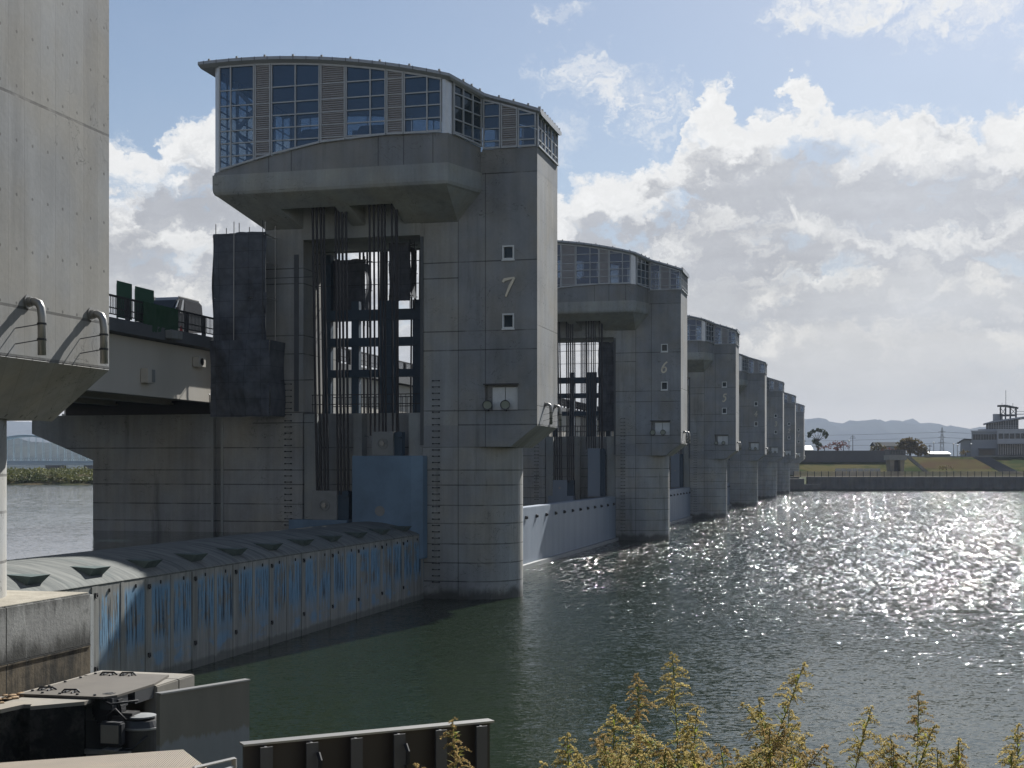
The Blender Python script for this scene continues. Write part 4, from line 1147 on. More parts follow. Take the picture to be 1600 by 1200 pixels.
def plate_mat():
    m = Mat('mud_lined_steel_plate', .6, .1, .4)
    x, y, z = m.xyz(m.pos)
    n = m.noise(m.pos, (1.5, 1.5, .3), 5, .6); e = m.noise(m.pos, (5, 5, .4), 4, .7)
    hi = (z - 2.25 + (e - .5) * .5).step(-.03, .06)
    col = m.mix(hi, (.25, .25, .24), (.20, .178, .14))
    m.color(m.scale_col(col, (n - .5) * .7 + 1)); return m
pa, pb = Vector(D(247, 1085, 24)), Vector(D(387, 1063, 25.6))
po_ = ((pa.x + pb.x) / 2, (pa.y + pb.y) / 2, 0)
sp_ = thing('steel_plate', po_, 'plain brown steel plate standing on edge beside the machine pit, mud line below', 'steel plate')
dv = (pb - pa).normalized(); nv = Vector((-dv.y, dv.x, 0)).normalized() * .05
q = [pa - nv, pb - nv, pb + nv, pa + nv]
B().prism([(v.x, v.y) for v in q], 'z', -2.2, 3.13).build('panel', plate_mat(), sp_, po_)
q = [pa - nv * 1.6, pb - nv * 1.6, pb + nv * 1.6, pa + nv * 1.6]
B().prism([(v.x, v.y) for v in q], 'z', 3.132, 3.16).build('top_edge', M_galv, sp_, po_)

# dark steel barrier at the foot of the bank
ba_, bb_ = Vector(D(380, 1160, 13)), Vector(D(764, 1123, 14.2))
bro = ((ba_.x + bb_.x) / 2, (ba_.y + bb_.y) / 2, 1.2)
bar_t = thing('steel_barrier', bro, 'dark steel flood barrier with pale top flange and upright ribs at the bank foot', 'barrier')
dv = (bb_ - ba_); Lb = dv.length; dv.normalize(); nn = Vector((dv.y, -dv.x, 0))       # nn points to the camera
M_barr = flatmat('dark_weathered_steel', (.055, .046, .037), .6, .2, var=.5, sc=1.2, streak=True)
M_rib = flatmat('rib_steel', (.085, .082, .08), .6, .2, var=.4, sc=2, streak=True)
def bq(t0, t1, o0, o1, z0, z1, name, m):
    v = [ba_ + dv * t0 + nn * o0, ba_ + dv * t1 + nn * o0, ba_ + dv * t1 + nn * o1, ba_ + dv * t0 + nn * o1]
    return B().prism([(p.x, p.y) for p in v], 'z', z0, z1).build(name, m, bar_t, bro)
zt = 4.51
bq(0, Lb, -.02, .02, .8, zt - .03, 'web', M_barr)
bq(-.02, Lb + .02, -.06, .09, zt - .02, zt, 'top_flange', M_galv)
for i in range(6):
    t = .18 + i * (Lb - .34) / 5
    bq(t - .012, t + .012, .02, .15, .8, zt - .03, 'rib', M_rib); bq(t - .06, t + .06, .15, .165, .8, zt - .03, 'rib', M_rib)
for i in (1, 3):
    t = .18 + i * (Lb - .34) / 5 + .05
    c = ba_ + dv * t + nn * .19
    B().tube([(c.x, c.y, 4.16), (c.x + nn.x * .05, c.y + nn.y * .05, 4.2), (c.x + nn.x * .06, c.y + nn.y * .06, 4.32), (c.x, c.y, 4.38)], .022, 8).build('handle', M_rubber, bar_t, bro)

def tan_mat():
    m = Mat('tan_ribbed_sheet', .6, 0, .3)
    x, y, z = m.xyz(m.obj)
    w = ((x + y * .35) / .02).frac() - .5
    n = m.noise(m.pos, (2, 2, 2), 5)
    m.color(m.scale_col((.20, .155, .10), (n - .5) * .6 + 1 - (w.abs() * .35)))
    m.bump(w.abs(), .02, .8); return m
c0 = D(-60, 1196, 11.0); c1_ = D(286, 1171, 10.8); c2 = D(345, 1216, 9.2); c3 = D(-60, 1260, 9.0)
cc = [Vector(c) for c in (c0, c1_, c2, c3)]
og = tuple(sum(cc, Vector()) / 4)
tsh = thing('roof_sheet', og, 'tan ribbed roof sheet cropped by the lower left corner', 'roof sheet')
B().add([c for c in cc] + [c - Vector((0, 0, .08)) for c in cc], [(0, 1, 2, 3), (7, 6, 5, 4), (0, 4, 5, 1), (1, 5, 6, 2), (2, 6, 7, 3), (3, 7, 4, 0)]).build('sheet', tan_mat(), tsh, og)
B().box(-1.6, -.5, -3.2, 1.2, .7, -.35).build('hut_wall', M_deck, tsh)
rl = thing('hand_rail', D(330, 1200, 9.8), 'low steel rail beside the ribbed roof sheet', 'rail')
og = tuple(rl.location)
p0, p1 = Vector(D(302, 1200, 9.6)), Vector(D(366, 1185, 10.2))
B().tube([p0, p1], .012, 6).tube([p0 - Vector((0, 0, .08)), p1 - Vector((0, 0, .06))], .012, 6).build('rail', M_galv, rl, og)
B().tube([p1, p1 - Vector((0, 0, 2.4))], .02, 6).tube([p0, p0 - Vector((0, 0, 2.2))], .02, 6).build('post', M_galv, rl, og)

# ================================================================== goldenrod in the foreground
random.seed(11)
def goldenrod(seed, h, side, label):
    rnd = random.Random(seed)
    t = thing('goldenrod', (0, 0, 0), label, 'goldenrod', 'goldenrod plants along the bank')
    stem, leaf, dry, plume = B(), B(), B(), B()
    def axis(p0, d0, L, bend, n=14):
        pts, p, d = [Vector(p0)], Vector(p0), Vector(d0).normalized()
        for i in range(n):
            d = (d + Vector((rnd.uniform(-.05, .05), rnd.uniform(-.05, .05), bend / n))).normalized()
            p = p + d * (L / n); pts.append(p.copy())
        return pts
    def leaf_at(p, out, L, bb):
        out = Vector(out).normalized(); up = Vector((0, 0, 1)); sd = out.cross(up).normalized(); w = L * .075
        a = p; m_ = p + out * L * .5 + up * L * .10; e = p + out * L + up * L * rnd.uniform(-.30, .02)
        bb.add([a, m_ + sd * w, e, m_ - sd * w, m_ - up * w * .4], [(0, 1, 4), (1, 2, 4), (4, 2, 3), (0, 4, 3)])
    def florets(p, d, L):
        # one arching branchlet carrying florets along its upper side
        q = Vector(p); dd = Vector(d).normalized(); n = max(7, int(L / .0045))
        pts = [q.copy()]
        for i in range(n):
            dd = (dd + Vector((0, 0, -1.35 / n))).normalized(); q = q + dd * (L / n); pts.append(q.copy())
            if i < 1: continue
            for _ in range(4):
                s = rnd.uniform(.0022, .0046); c = q + Vector((rnd.gauss(0, .0022), rnd.gauss(0, .0022), rnd.uniform(-.001, .007)))
                u = Vector((rnd.gauss(0, 1), rnd.gauss(0, 1), rnd.gauss(0, 1))).normalized(); v = u.cross(Vector((rnd.gauss(0, 1), rnd.gauss(0, 1), rnd.gauss(0, 1)))).normalized()
                plume.add([c - u * s, c + v * s * .6, c + u * s, c - v * s * .6], [(0, 1, 2, 3)])
        stem.tube([pts[0], pts[len(pts) // 2], pts[-1]], [.0013, .001, .0006], 3, False)
    def panicle(pts, L, wd):
        # pyramid of branchlets over the last L of the axis
        tot = sum((b_ - a_).length for a_, b_ in zip(pts, pts[1:])); acc = 0
        for a_, b_ in zip(pts, pts[1:]):
            seg = (b_ - a_).length; k = max(1, int(seg / .0062))
            for j in range(k):
                s = acc + seg * j / k; rem = tot - s
                if rem > L: continue
                f = rem / L
                ang = rnd.uniform(0, 2 * math.pi); out = Vector((math.cos(ang), math.sin(ang), rnd.uniform(.45, .95)))
                florets(a_ + (b_ - a_) * j / k, out, (wd * (f ** .75) * rnd.uniform(.55, 1.15)) + .012)
            acc += seg
    main = axis((0, 0, 0), (rnd.uniform(-.06, .06), rnd.uniform(-.06, .06), 1), h, 0, 26)
    stem.tube(main, [.0055 - .004 * i / 26 for i in range(27)], 6)
    for i, p in enumerate(main[:-2]):
        for j in range(9 if i > 6 else 2):
            a = rnd.uniform(0, 6.28); q = p + (main[i + 1] - p) * rnd.random()
            low = i < 13 and rnd.random() < .55
            leaf_at(q, (math.cos(a), math.sin(a), rnd.uniform(.3, 1.1)), rnd.uniform(.04, .095) * (1 if i < 18 else .6), dry if low else leaf)
    panicle(main, rnd.uniform(.17, .26), rnd.uniform(.08, .115))
    for i in range(side + 1):
        k = rnd.randint(12, 21); a = rnd.uniform(0, 6.28)
        br_ = axis(main[k], (math.cos(a) * .8, math.sin(a) * .8, .75), rnd.uniform(.16, .34), rnd.uniform(-.3, .5), 9)
        stem.tube(br_, [.003 - .002 * j / 9 for j in range(10)], 4)
        for j, p in enumerate(br_[1:-2]):
            for _ in range(3):
                aa = rnd.uniform(0, 6.28); leaf_at(p, (math.cos(aa), math.sin(aa), .4), rnd.uniform(.025, .05), leaf)
        panicle(br_, rnd.uniform(.10, .16), rnd.uniform(.042, .065))
    stem.build('stem', M_stem, t, recalc=False); leaf.build('foliage', M_gleaf, t, recalc=False); dry.build('withered_foliage', M_dleaf, t, recalc=False)
    plume.build('flower_plume', M_plume if seed % 3 else M_plume2, t, recalc=False)
    return t
PL = [(1048, 1008, 5.0, 6, 'tallest goldenrod, left of the two high plumes at the middle of the foreground'),
      (1133, 1016, 4.9, 5, 'second tallest goldenrod, slender plume right of the highest one'),
      (1028, 1058, 5.2, 5, 'goldenrod leaning close to the left of the tallest plume'),
      (946, 1104, 4.8, 4, 'goldenrod with a grey tip standing left of the tall central clump'),
      (918, 1140, 4.6, 3, 'short goldenrod at the left foot of the central clump'),
      (1000, 1112, 4.7, 4, 'bushy goldenrod below the tallest plume'),
      (1090, 1100, 4.5, 5, 'yellow-leaved goldenrod between the two high plumes, low down'),
      (1212, 1090, 4.8, 5, 'goldenrod arching to the right of the central clump'),
      (1203, 1132, 4.4, 4, 'brownish goldenrod low at the right of the central clump'),
      (1290, 1096, 4.7, 2, 'slim conical goldenrod, first to the right of the central clump'),
      (1336, 1112, 4.6, 3, 'conical goldenrod between the slim one and the straight dark one'),
      (1388, 1082, 4.8, 2, 'straight dark goldenrod with sharp tip right of the conical pair'),
      (1486, 1156, 4.5, 1, 'single small goldenrod tip in the gap near the right corner'),
      (1590, 1134, 4.4, 4, 'goldenrod cropped by the right edge of the picture'),
      (766, 1112, 5.0, 3, 'goldenrod in front of the right end of the steel barrier'),
      (818, 1166, 4.6, 2, 'small goldenrod just right of the steel barrier end'),
      (1255, 1164, 4.3, 2, 'low goldenrod tip below the slim conical one'),
        (1062, 1150, 4.3, 4, 'goldenrod with brown lower leaves in front of the central clump'),
        (972, 1160, 4.4, 4, 'low goldenrod in front of the left half of the central clump'),
        (1320, 1166, 4.3, 3, 'low goldenrod between the two conical ones'),
        (1412, 1160, 4.4, 3, 'low goldenrod just right of the straight dark one'),
        (1548, 1170, 4.3, 3, 'low goldenrod left of the one cropped by the right edge'),
        (884, 1172, 4.5, 4, 'low goldenrod sprig at the bottom edge left of the central clump'),
      (1030, 1120, 4.6, 5, 'leafy goldenrod straight below the tallest plume'),
      (1112, 1168, 4.2, 4, 'low goldenrod at the bottom edge under the gap between the two high plumes'),
      (1182, 1112, 4.9, 4, 'goldenrod right behind the second tallest plume'),
      (1236, 1128, 4.6, 4, 'leaning goldenrod between the arching one and the slim conical one'),
      (1362, 1140, 4.5, 3, 'goldenrod tucked just left of the straight dark one'),
      (1450, 1176, 4.3, 3, 'low goldenrod sprig left of the single small tip near the right corner'),
      (1150, 1140, 4.3, 4, 'dense goldenrod under the second tallest plume')]
for i, (px_, py_, d_, side, lab) in enumerate(PL):
    tip = D(px_, py_, d_); gz = bank_z(tip[0], tip[1]) - .02
    g = goldenrod(100 + i, tip[2] - gz, side, lab); g.location = (tip[0], tip[1], gz); g.rotation_euler.z = random.uniform(0, 6.28)

# ================================================================== far bank on the right
def lat(px, d): return (px - 800) / FPX * d
def Zp(py, d): return H + (729 - py) / FPX * d
L0, L1 = lat(1262, 401), lat(2300, 401)
wl = B(xf=CV).box(L0, 401, -2.5, L1, 403, 4.1).build('river_wall', M_quay); tag(wl, 'long dark concrete river wall along the far bank', 'river wall')
tag(B(xf=CV).box(lat(1222, 400), 396, -2.5, lat(1252, 400), 401.5, 3.6).box(lat(1252, 400), 397, -2.5, lat(1279, 400), 400.8, 2.0).build('landing', M_quay), 'low dark concrete landing beside the farthest pier', 'landing')
levee = B(xf=CV)
secs = [(403, 4.05), (425, 4.6), (427, 4.7), (462, 10.3), (470, 10.6), (500, 9.5), (700, 5.0)]
levee.grid(lambda u, v: (0, 0, 0), 1, 1); levee.v, levee.f = [], []
NU = 60
for (d0, z0), (d1, z1) in zip(secs, secs[1:]):
    for i in range(NU):
        a, b_ = L0 - 40 + (L1 - L0 + 40) * i / NU, L0 - 40 + (L1 - L0 + 40) * (i + 1) / NU
        levee.quad((a, d0, z0), (b_, d0, z0), (b_, d1, z1), (a, d1, z1))
structure(levee.build('levee', M_grass))
structure(B(xf=CV).box(L0 - 20, 403.2, 4.05, L1, 409, 4.2).build('river_path', M_path))
structure(B(xf=CV).box(lat(1415, 462), 462.5, 10.3, L1 + 40, 469, 10.68).build('levee_road', M_path))
structure(B(xf=CV).add([(lat(1432, 440), 438, 6.50), (lat(1545, 440), 438, 6.50), (lat(1530, 457), 457, 9.54), (lat(1440, 457), 457, 9.54)], [(0, 1, 2, 3)]).build('bare_grass_patch', M_grassb))
fe = thing('bank_fence', CV(lat(1400, 402), 402, 4.1), 'tan bar fence on top of the far river wall', 'fence')
og = tuple(fe.location)
M_tan = flatmat('tan_fence_bars', (.50, .40, .27), .7)
bb = B(xf=CV); n = 0; x = lat(1240, 402)
pb_ = B(xf=CV)
while x < L1:
    if x < lat(1640, 402): B(xf=CV).box(x - .08, 401.9, 4.1, x + .08, 402.1, 5.75).build('post', M_dark, fe, og)
    x += 2.05
bb.box(lat(1240, 402), 401.96, 5.55, L1, 402.04, 5.68).box(lat(1240, 402), 401.96, 4.25, L1, 402.04, 4.38)
x = lat(1240, 402)
while x < L1 - 60: bb.box(x, 401.98, 4.35, x + .2, 402.02, 5.58); x += .3
bb.build('bar_panel', M_tan, fe, og)
rw = B(xf=CV).box(lat(1180, 452), 452, 4, lat(1388, 452), 453, Zp(706, 452)).box(lat(1180, 452), 451.9, Zp(706, 452), lat(1392, 452), 453.1, Zp(704, 452))
tag(rw.build('retaining_wall', flatmat('dark_retaining_wall', (.10, .10, .105), .9, sc=.2, var=.3)), 'long dark retaining wall left of the sluice house on the levee', 'wall')
wf = thing('white_fence', CV(lat(1340, 412), 412, 4.25), 'low whitish panel fence in front of the retaining wall', 'fence')
og = tuple(wf.location)
for i in range(8): B(xf=CV).box(lat(1305 + i * 8.9, 412), 411.95, 4.3, lat(1305 + i * 8.9 + 8.2, 412), 412.05, Zp(732, 412)).build('panel', flatmat('faded_panel', (.30, .30, .29), .7), wf, og)
# stairs down the levee
def slope_z(d): return 4.7 + (d - 427) * 5.6 / 35
for (pa_, pb2, w, m, lab) in ((1447, 1419, 1.4, M_path, 'pale concrete stair running down the grass levee beside the sluice house'), (1578, 1532, 5.5, M_deck, 'wide dark stair running down the levee below the control building')):
    s_ = B(xf=CV)
    N_ = 26
    for i in range(N_):
        t0, t1 = i / N_, (i + 1) / N_
        da, db = 428 + 33.5 * t0, 428 + 33.5 * t1
        la = lat(pa_, 430) + (lat(pb2, 462) - lat(pa_, 430)) * (t0 + t1) / 2
        s_.box(la - w / 2, da, slope_z(da) - .3, la + w / 2, db, slope_z(db) + .12)
    tag(s_.build('levee_stair', m), lab, 'stair')
# sluice house
sh = thing('sluice_house', CV(lat(1400, 420), 420, 4.3), 'small dark-windowed sluice house on tapering concrete legs at the far bank', 'sluice house')
og = tuple(sh.location)
xa, xb = lat(1387, 420), lat(1412, 420)
zz = lambda py: Zp(py, 420)
h1 = B(xf=CV).box(xa, 418, zz(711), xb, 423, zz(703.5)).build('cabin', flatmat('dark_cabin_cladding', (.06, .065, .075), .5), sh, og)
for i in range(6): B(xf=CV).box(xa + .25 + i * (xb - xa) / 6, 417.93, zz(710), xa + .6 + i * (xb - xa) / 6 + .25, 417.998, zz(704.6)).build('window', M_glass2, h1, og)
B(xf=CV).box(xa - .15, 417.8, zz(703.5), xb + .15, 423.2, zz(702.6)).build('roof', M_deck, sh, og)
B(xf=CV).box(xa - .3, 417.6, zz(719), xb + .3, 423.4, zz(711)).build('floor_band', M_block, sh, og)
for (l0, l1_, m0, m1) in ((1388, 1395, 1390, 1394), (1404, 1411, 1405, 1409)):
    B(xf=CV).loft([[(lat(l0, 420), 418.2, zz(719)), (lat(l1_, 420), 418.2, zz(719)), (lat(l1_, 420), 422.8, zz(719)), (lat(l0, 420), 422.8, zz(719))],
                   [(lat(m0, 420), 418.2, 4), (lat(m1, 420), 418.2, 4), (lat(m1, 420), 422.8, 4), (lat(m0, 420), 422.8, 4)]]).build('leg', M_slab, sh, og)
B(xf=CV).box(lat(1394, 420), 420.5, 4, lat(1405, 420), 422.6, zz(719.5)).build('back_wall', M_deck, sh, og)
B(xf=CV).box(lat(1411, 420), 420, zz(713), lat(1424, 420), 421.4, zz(711.5)).build('walkway', M_block, sh, og)

# ---- control building
cd = 478.0; CBT = math.atan(740 / FPX); sc_ = cd / FPX * math.cos(CBT)
cbo = CV(lat(1540, cd), cd, 10.6)
cb_ = thing('control_building', cbo, 'grey two-storey control building with observation pavilion on its roof beyond the levee', 'building', rz=YAW - CBT)
cx_ = lambda px: (px - 1540) * sc_
cz_ = lambda py: Zp(py, cd) - 10.6
M_clad = flatmat('grey_cladding', (.29, .31, .34), .6, sc=.3)
M_clad2 = flatmat('pale_cladding', (.40, .41, .435), .6, sc=.3)
def cpart(bb, name, m, parent=cb_, **k): return bb.build(name, m, parent, (0, 0, 0), **k)
cpart(B().box(cx_(1518), 0, -1, cx_(1680), 26, cz_(673)), 'wall', M_clad)
cpart(B().box(cx_(1558), -5, cz_(694), cx_(1680), -.01, cz_(671)), 'projecting_wing', M_clad2)
cpart(B().box(cx_(1516.5), -.4, cz_(674.5), cx_(1557.9), -.004, cz_(672.6)).box(cx_(1528), 1, cz_(672.9), cx_(1600), 20, cz_(670.4)), 'roof_edge', M_clad2)
for i in range(9): cpart(B().box(cx_(1520 + i * 4.2), -.06, cz_(687), cx_(1523.6 + i * 4.2), -.002, cz_(678.5)), 'window', M_glass2)
for i in range(11): cpart(B().box(cx_(1560 + i * 8.6), -5.06, cz_(686), cx_(1567.2 + i * 8.6), -5.002, cz_(678)), 'window', M_glass2)
wn = B().box(cx_(1560), -1.2, cz_(711), cx_(1680), -.5, cz_(694.2)); wnd = cpart(wn, 'window_wall', M_glass2)
ml = B()
for i in range(34): ml.box(cx_(1560 + i * 3.6) - .12, -1.5, cz_(711), cx_(1560 + i * 3.6) + .12, -1.202, cz_(694.2))
cpart(ml, 'mullion', M_frame, wnd)
cpart(B().box(cx_(1528), -4, cz_(702.5), cx_(1556), -.01, cz_(700.5)).box(cx_(1529), -3.9, cz_(712), cx_(1530), -3.5, cz_(702.5)).box(cx_(1553), -3.9, cz_(712), cx_(1554), -3.5, cz_(702.5)), 'porch', M_deck)
cpart(B().box(cx_(1529), -.06, cz_(712), cx_(1555), -.004, cz_(702.6)), 'entrance', M_glass2)
# left wing with low pitched roof
lw = cpart(B().box(cx_(1500), 2, -1, cx_(1517.9), 16, cz_(693)), 'side_wing', M_clad)
cpart(B().prism([(cx_(1494.5), cz_(691.5)), (cx_(1506), cz_(685)), (cx_(1518), cz_(685.5)), (cx_(1518), cz_(687)), (cx_(1506), cz_(686.6)), (cx_(1495), cz_(692.6))], 'y', 1, 17), 'side_roof', M_deck)
cpart(B().prism([(cx_(1500.2), cz_(693)), (cx_(1500.2), cz_(690.4)), (cx_(1506), cz_(686.8)), (cx_(1517.8), cz_(687.2)), (cx_(1517.8), cz_(693))], 'y', 2.02, 15.9), 'gable', M_clad)
# penthouse
ph = cpart(B().prism([(cx_(1540.5), cz_(670.4)), (cx_(1540.5), cz_(662)), (cx_(1591.5), cz_(654.4)), (cx_(1591.5), cz_(670.4))], 'y', 4, 16), 'penthouse', M_glass2)
pm = B()
for i in range(14):
    x = cx_(1541 + i * 3.85); pm.box(x - .07, 3.9, cz_(670.3), x + .07, 3.998, cz_(662 - (i * 3.85) / 51 * 7.4))
for py_ in (668, 665.3): pm.box(cx_(1541), 3.93, cz_(py_) - .06, cx_(1591), 3.996, cz_(py_) + .06)
cpart(pm, 'mullion', M_frame, ph)
cpart(B().prism([(cx_(1536), cz_(661.6)), (cx_(1553), cz_(657)), (cx_(1600), cz_(651.2)), (cx_(1680), cz_(650)), (cx_(1680), cz_(651.5)), (cx_(1600), cz_(653.2)), (cx_(1562), cz_(658.5)), (cx_(1536), cz_(662.2))], 'y', 1.5, 19), 'penthouse_roof', M_roof)
cpart(B().box(cx_(1551.5), 7, cz_(657.5), cx_(1567), 13, cz_(645.8)), 'roof_room', M_clad2)
pv = B()
for x in (1563.5, 1571.5, 1579, 1588):
    for y in (5, 13): pv.box(cx_(x) - .22, y - .2, cz_(656), cx_(x) + .22, y + .2, cz_(635.2))
pv.box(cx_(1562), 4.6, cz_(649), cx_(1589), 13.4, cz_(647)).box(cx_(1589), 8, cz_(647), cx_(1680), 8.4, cz_(646)).box(cx_(1589), 8, cz_(642.5), cx_(1680), 8.3, cz_(641.9))
for x0_, x1_ in ((1563.5, 1571.5), (1571.5, 1563.5), (1579, 1588), (1588, 1579)): pv.tube([(cx_(x0_), 5, cz_(648)), (cx_(x1_), 5, cz_(637))], .1, 5)
pvo = cpart(pv, 'pavilion_frame', M_deck)
cpart(B().prism([(cx_(1558.5), cz_(632.6)), (cx_(1572), cz_(632.2)), (cx_(1591.5), cz_(636.6)), (cx_(1591.5), cz_(637.6)), (cx_(1572), cz_(634)), (cx_(1558.5), cz_(633.4))], 'y', 3, 15), 'pavilion_roof', M_deck)
cpart(B().tube([(cx_(1572), 9, cz_(633)), (cx_(1572), 9, cz_(608))], .09, 6).tube([(cx_(1566), 9, cz_(633)), (cx_(1566), 9, cz_(628))], .06, 5).tube([(cx_(1583), 9, cz_(635)), (cx_(1583), 9, cz_(629))], .08, 5), 'antenna', M_dark)

# ---- trees on the far bank
def tree(px, py_base, d, hgt, clumps, leafm, label, cat, name, dens=160, ls=.45, trunk=.35, kind_branches=True, group='trees beyond the far levee'):
    base = CV(lat(px, d), d, Zp(py_base, d))
    t = thing(name, base, label, cat, group)
    rnd = random.Random(int(px * 7)); cr_ = B(); tk = B()
    tk.tube([(0, 0, -1), (.1, 0, hgt * .3), (-.1, 0, hgt * .55)], [trunk, trunk * .8, trunk * .55], 8)
    for (u, w, h, r, fl) in clumps:
        c = Vector((u * C - w * S, u * S + w * C, h))
        tk.tube([(-.05, 0, hgt * .42), (c.x * .55, c.y * .55, (hgt * .42 + h) / 2 + .3), tuple(c)], [trunk * .5, trunk * .3, trunk * .12], 5)
        for _ in range(int(dens * r * r)):
            q = Vector((rnd.gauss(0, 1), rnd.gauss(0, 1), rnd.gauss(0, 1))).normalized() * (r * rnd.random() ** .45)
            q.z *= fl; p = c + q
            if mnoise.noise(p * .9) < -.12: continue
            a = Vector((rnd.gauss(0, 1), rnd.gauss(0, 1), rnd.gauss(0, 1))).normalized(); b_ = a.cross(Vector((rnd.gauss(0, 1), rnd.gauss(0, 1), rnd.gauss(0, 1)))).normalized()
            s = ls * rnd.uniform(.5, 1.2)
            cr_.add([p - a * s, p + b_ * s * .6, p + a * s, p - b_ * s * .6], [(0, 1, 2, 3)])
    tk.build('trunk', M_bark, t, smooth=True); cr_.build('crown', leafm, t, recalc=False)
    return t
tree(1278, 703, 470, 7.0, [(-2.6, 0, 5.6, 1.0, .7), (-1.4, .5, 6.5, 1.0, .6), (0, -.4, 6.9, 1.0, .55), (1.4, .2, 6.5, 1.1, .7), (2.5, 0, 5.4, 1.1, .9), (2.9, .4, 4.4, .7, .9), (-1.0, 0, 3.0, 1.1, 1.0), (.2, .3, 1.8, 1.2, 1.0), (-3.0, 0, 4.7, .6, .8)], M_leafd, 'dark umbrella-shaped evergreen tree with gaps at the end of the far levee', 'tree', 'evergreen_tree', 220, .36, .3)
tree(1288, 705, 476, 3.0, [(-2, 0, 1.2, 1.2, .6), (0, 0, 1.5, 1.1, .6), (1.6, 0, 1.0, 1.0, .6)], M_leafr, 'small reddish bush under the umbrella-shaped evergreen', 'bush', 'cherry_bush', 60, .3, .15)
tree(1309, 705, 472, 4.6, [(-2.8, 0, 2.0, 1.4, .7), (-.6, 0, 2.6, 1.6, .7), (1.6, 0, 2.4, 1.5, .8), (3.2, 0, 1.8, 1.2, .8), (0, 0, 1.0, 2.0, .4)], M_leafr, 'red-leaved thinning cherry tree beside the utility pole on the far levee', 'tree', 'cherry_tree', 55, .3, .2)
tree(1422, 713, 480, 6.6, [(-3.6, 0, 3.4, 2.0, .9), (-1.6, .6, 4.8, 2.1, .8), (.4, 0, 5.2, 2.2, .75), (2.6, .4, 4.2, 2.1, .9), (4.4, 0, 2.6, 1.9, .9), (5.8, 0, 1.4, 1.5, .8), (0, -.5, 2.6, 2.6, .8), (-3.4, 0, 1.5, 2.0, .7), (3.0, -.4, 1.6, 2.0, .8)], M_leafo, 'broad autumn-brown tree behind the sluice house', 'tree', 'autumn_tree', 120, .42, .4)
tree(1373, 711, 482, 4.6, [(-1.8, 0, 2.0, 1.5, .8), (0, 0, 3.6, 1.4, .7), (1.4, .3, 2.4, 1.5, .8), (-3.2, 0, .9, 1.2, .6)], M_leafo, 'smaller olive tree left of the broad autumn tree', 'tree', 'autumn_tree', 90, .36, .25)
tree(1390, 711, 478, 3.2, [(-2.2, 0, 1.2, 1.3, .8), (0, 0, 1.6, 1.5, .8), (2.0, 0, 1.3, 1.3, .8)], M_leafr, 'low reddish cherry tree between the two autumn trees', 'tree', 'cherry_tree', 60, .3, .2)
tree(1508, 712, 470, 2.6, [(-1, 0, 1.2, 1.2, .8), (.8, 0, 1.0, 1.1, .8)], M_leafo, 'brown bush at the corner of the control building', 'bush', 'garden_bush', 90, .3, .15)
tree(1478, 736, 432, 2.4, [(-1.6, 0, .9, 1.0, .7), (0, 0, 1.2, 1.1, .7), (1.7, 0, .8, .9, .7)], M_leafo, 'dry brown shrub on the grass levee left of the wide dark stair', 'bush', 'dry_shrub', 50, .25, .1)

# ---- poles, lamps, pylon and wires
def pole(px, py0, py1, d, label, lamp=False, arm=0.0):
    base = CV(lat(px, d), d, Zp(py1, d)); t = thing('street_lamp' if lamp else 'utility_pole', base, label, 'street lamp' if lamp else 'pole', 'lamps and poles on the far levee')
    h = Zp(py0, d) - base[2]
    B().tube([(0, 0, -.5), (0, 0, h)], [.14, .09], 6).build('shaft', M_block if lamp else M_dark, t)
    if lamp: B().lathe((0, 0, h), [(.1, 0), (.32, .15), (.3, .45), (.05, .6)], 10).build('lamp_head', M_white, t)
    if arm: B().box(-arm * C, -arm * S - .06, h * .82, arm * C, arm * S + .06, h * .82 + .12).box(-arm * .7, -.06, h * .93, arm * .7, .06, h * .93 + .1).build('cross_arm', M_dark, t)
pole(1332.5, 680, 706, 474, 'tall dark utility pole right of the red cherry tree', arm=1.0)
pole(1326.5, 690, 706, 466, 'slim street lamp just left of the tall utility pole', True)
pole(1318, 688, 704, 480, 'short leaning pole behind the red cherry tree', arm=.9)
pole(1257, 687, 704, 470, 'short pole beside the farthest pier', arm=.5)
pole(1453, 695, 710, 466, 'left of the two poles between autumn tree and pylon', arm=.8)
pole(1459, 693, 710, 466, 'right slim lamp of the pair between autumn tree and pylon', True)
pole(1490, 695, 711, 462, 'left lamp of the pair before the control building', True)
pole(1496, 697, 711, 464, 'right lamp of the pair before the control building', True)
pole(1517.5, 695, 711, 460, 'lamp with white globe at the corner of the control building', True)

pd = 900.0
pyb = CV(lat(1472, pd), pd, 3.0)
py_t = thing('power_pylon', pyb, 'steel lattice power pylon between the autumn tree and the control building', 'pylon')
hp = Zp(668, pd) - 3.0
pl_ = B(); lev = [0, .18, .34, .48, .6, .7, .79, .87, .94, 1.0]
wid = lambda t: (3.2 * (1 - t) + .7) if t < 1 else .25
for a, b_ in zip(lev, lev[1:]):
    for sx in (-1, 1):
        for sy in (-1, 1):
            pl_.tube([(sx * wid(a) / 2, sy * wid(a) / 2, hp * a), (sx * wid(b_) / 2, sy * wid(b_) / 2, hp * b_)], .16, 4)
        pl_.tube([(-wid(a) / 2 * sx, -wid(a) / 2, hp * a), (wid(b_) / 2 * sx, -wid(b_) / 2, hp * b_)], .1, 4)
        pl_.tube([(wid(a) / 2 * sx, wid(a) / 2, hp * a), (-wid(b_) / 2 * sx, wid(b_) / 2, hp * b_)], .1, 4)
        pl_.tube([(sx * wid(a) / 2, -wid(a) / 2, hp * a), (sx * wid(b_) / 2, wid(b_) / 2, hp * b_)], .1, 4)
pl_.build('lattice', M_block, py_t)
for t_ in (.66, .78, .9):
    B().tube([(-2.6 * C, -2.6 * S, hp * t_), (0, 0, hp * t_ + .5), (2.6 * C, 2.6 * S, hp * t_)], .14, 4).build('arm', M_block, py_t)
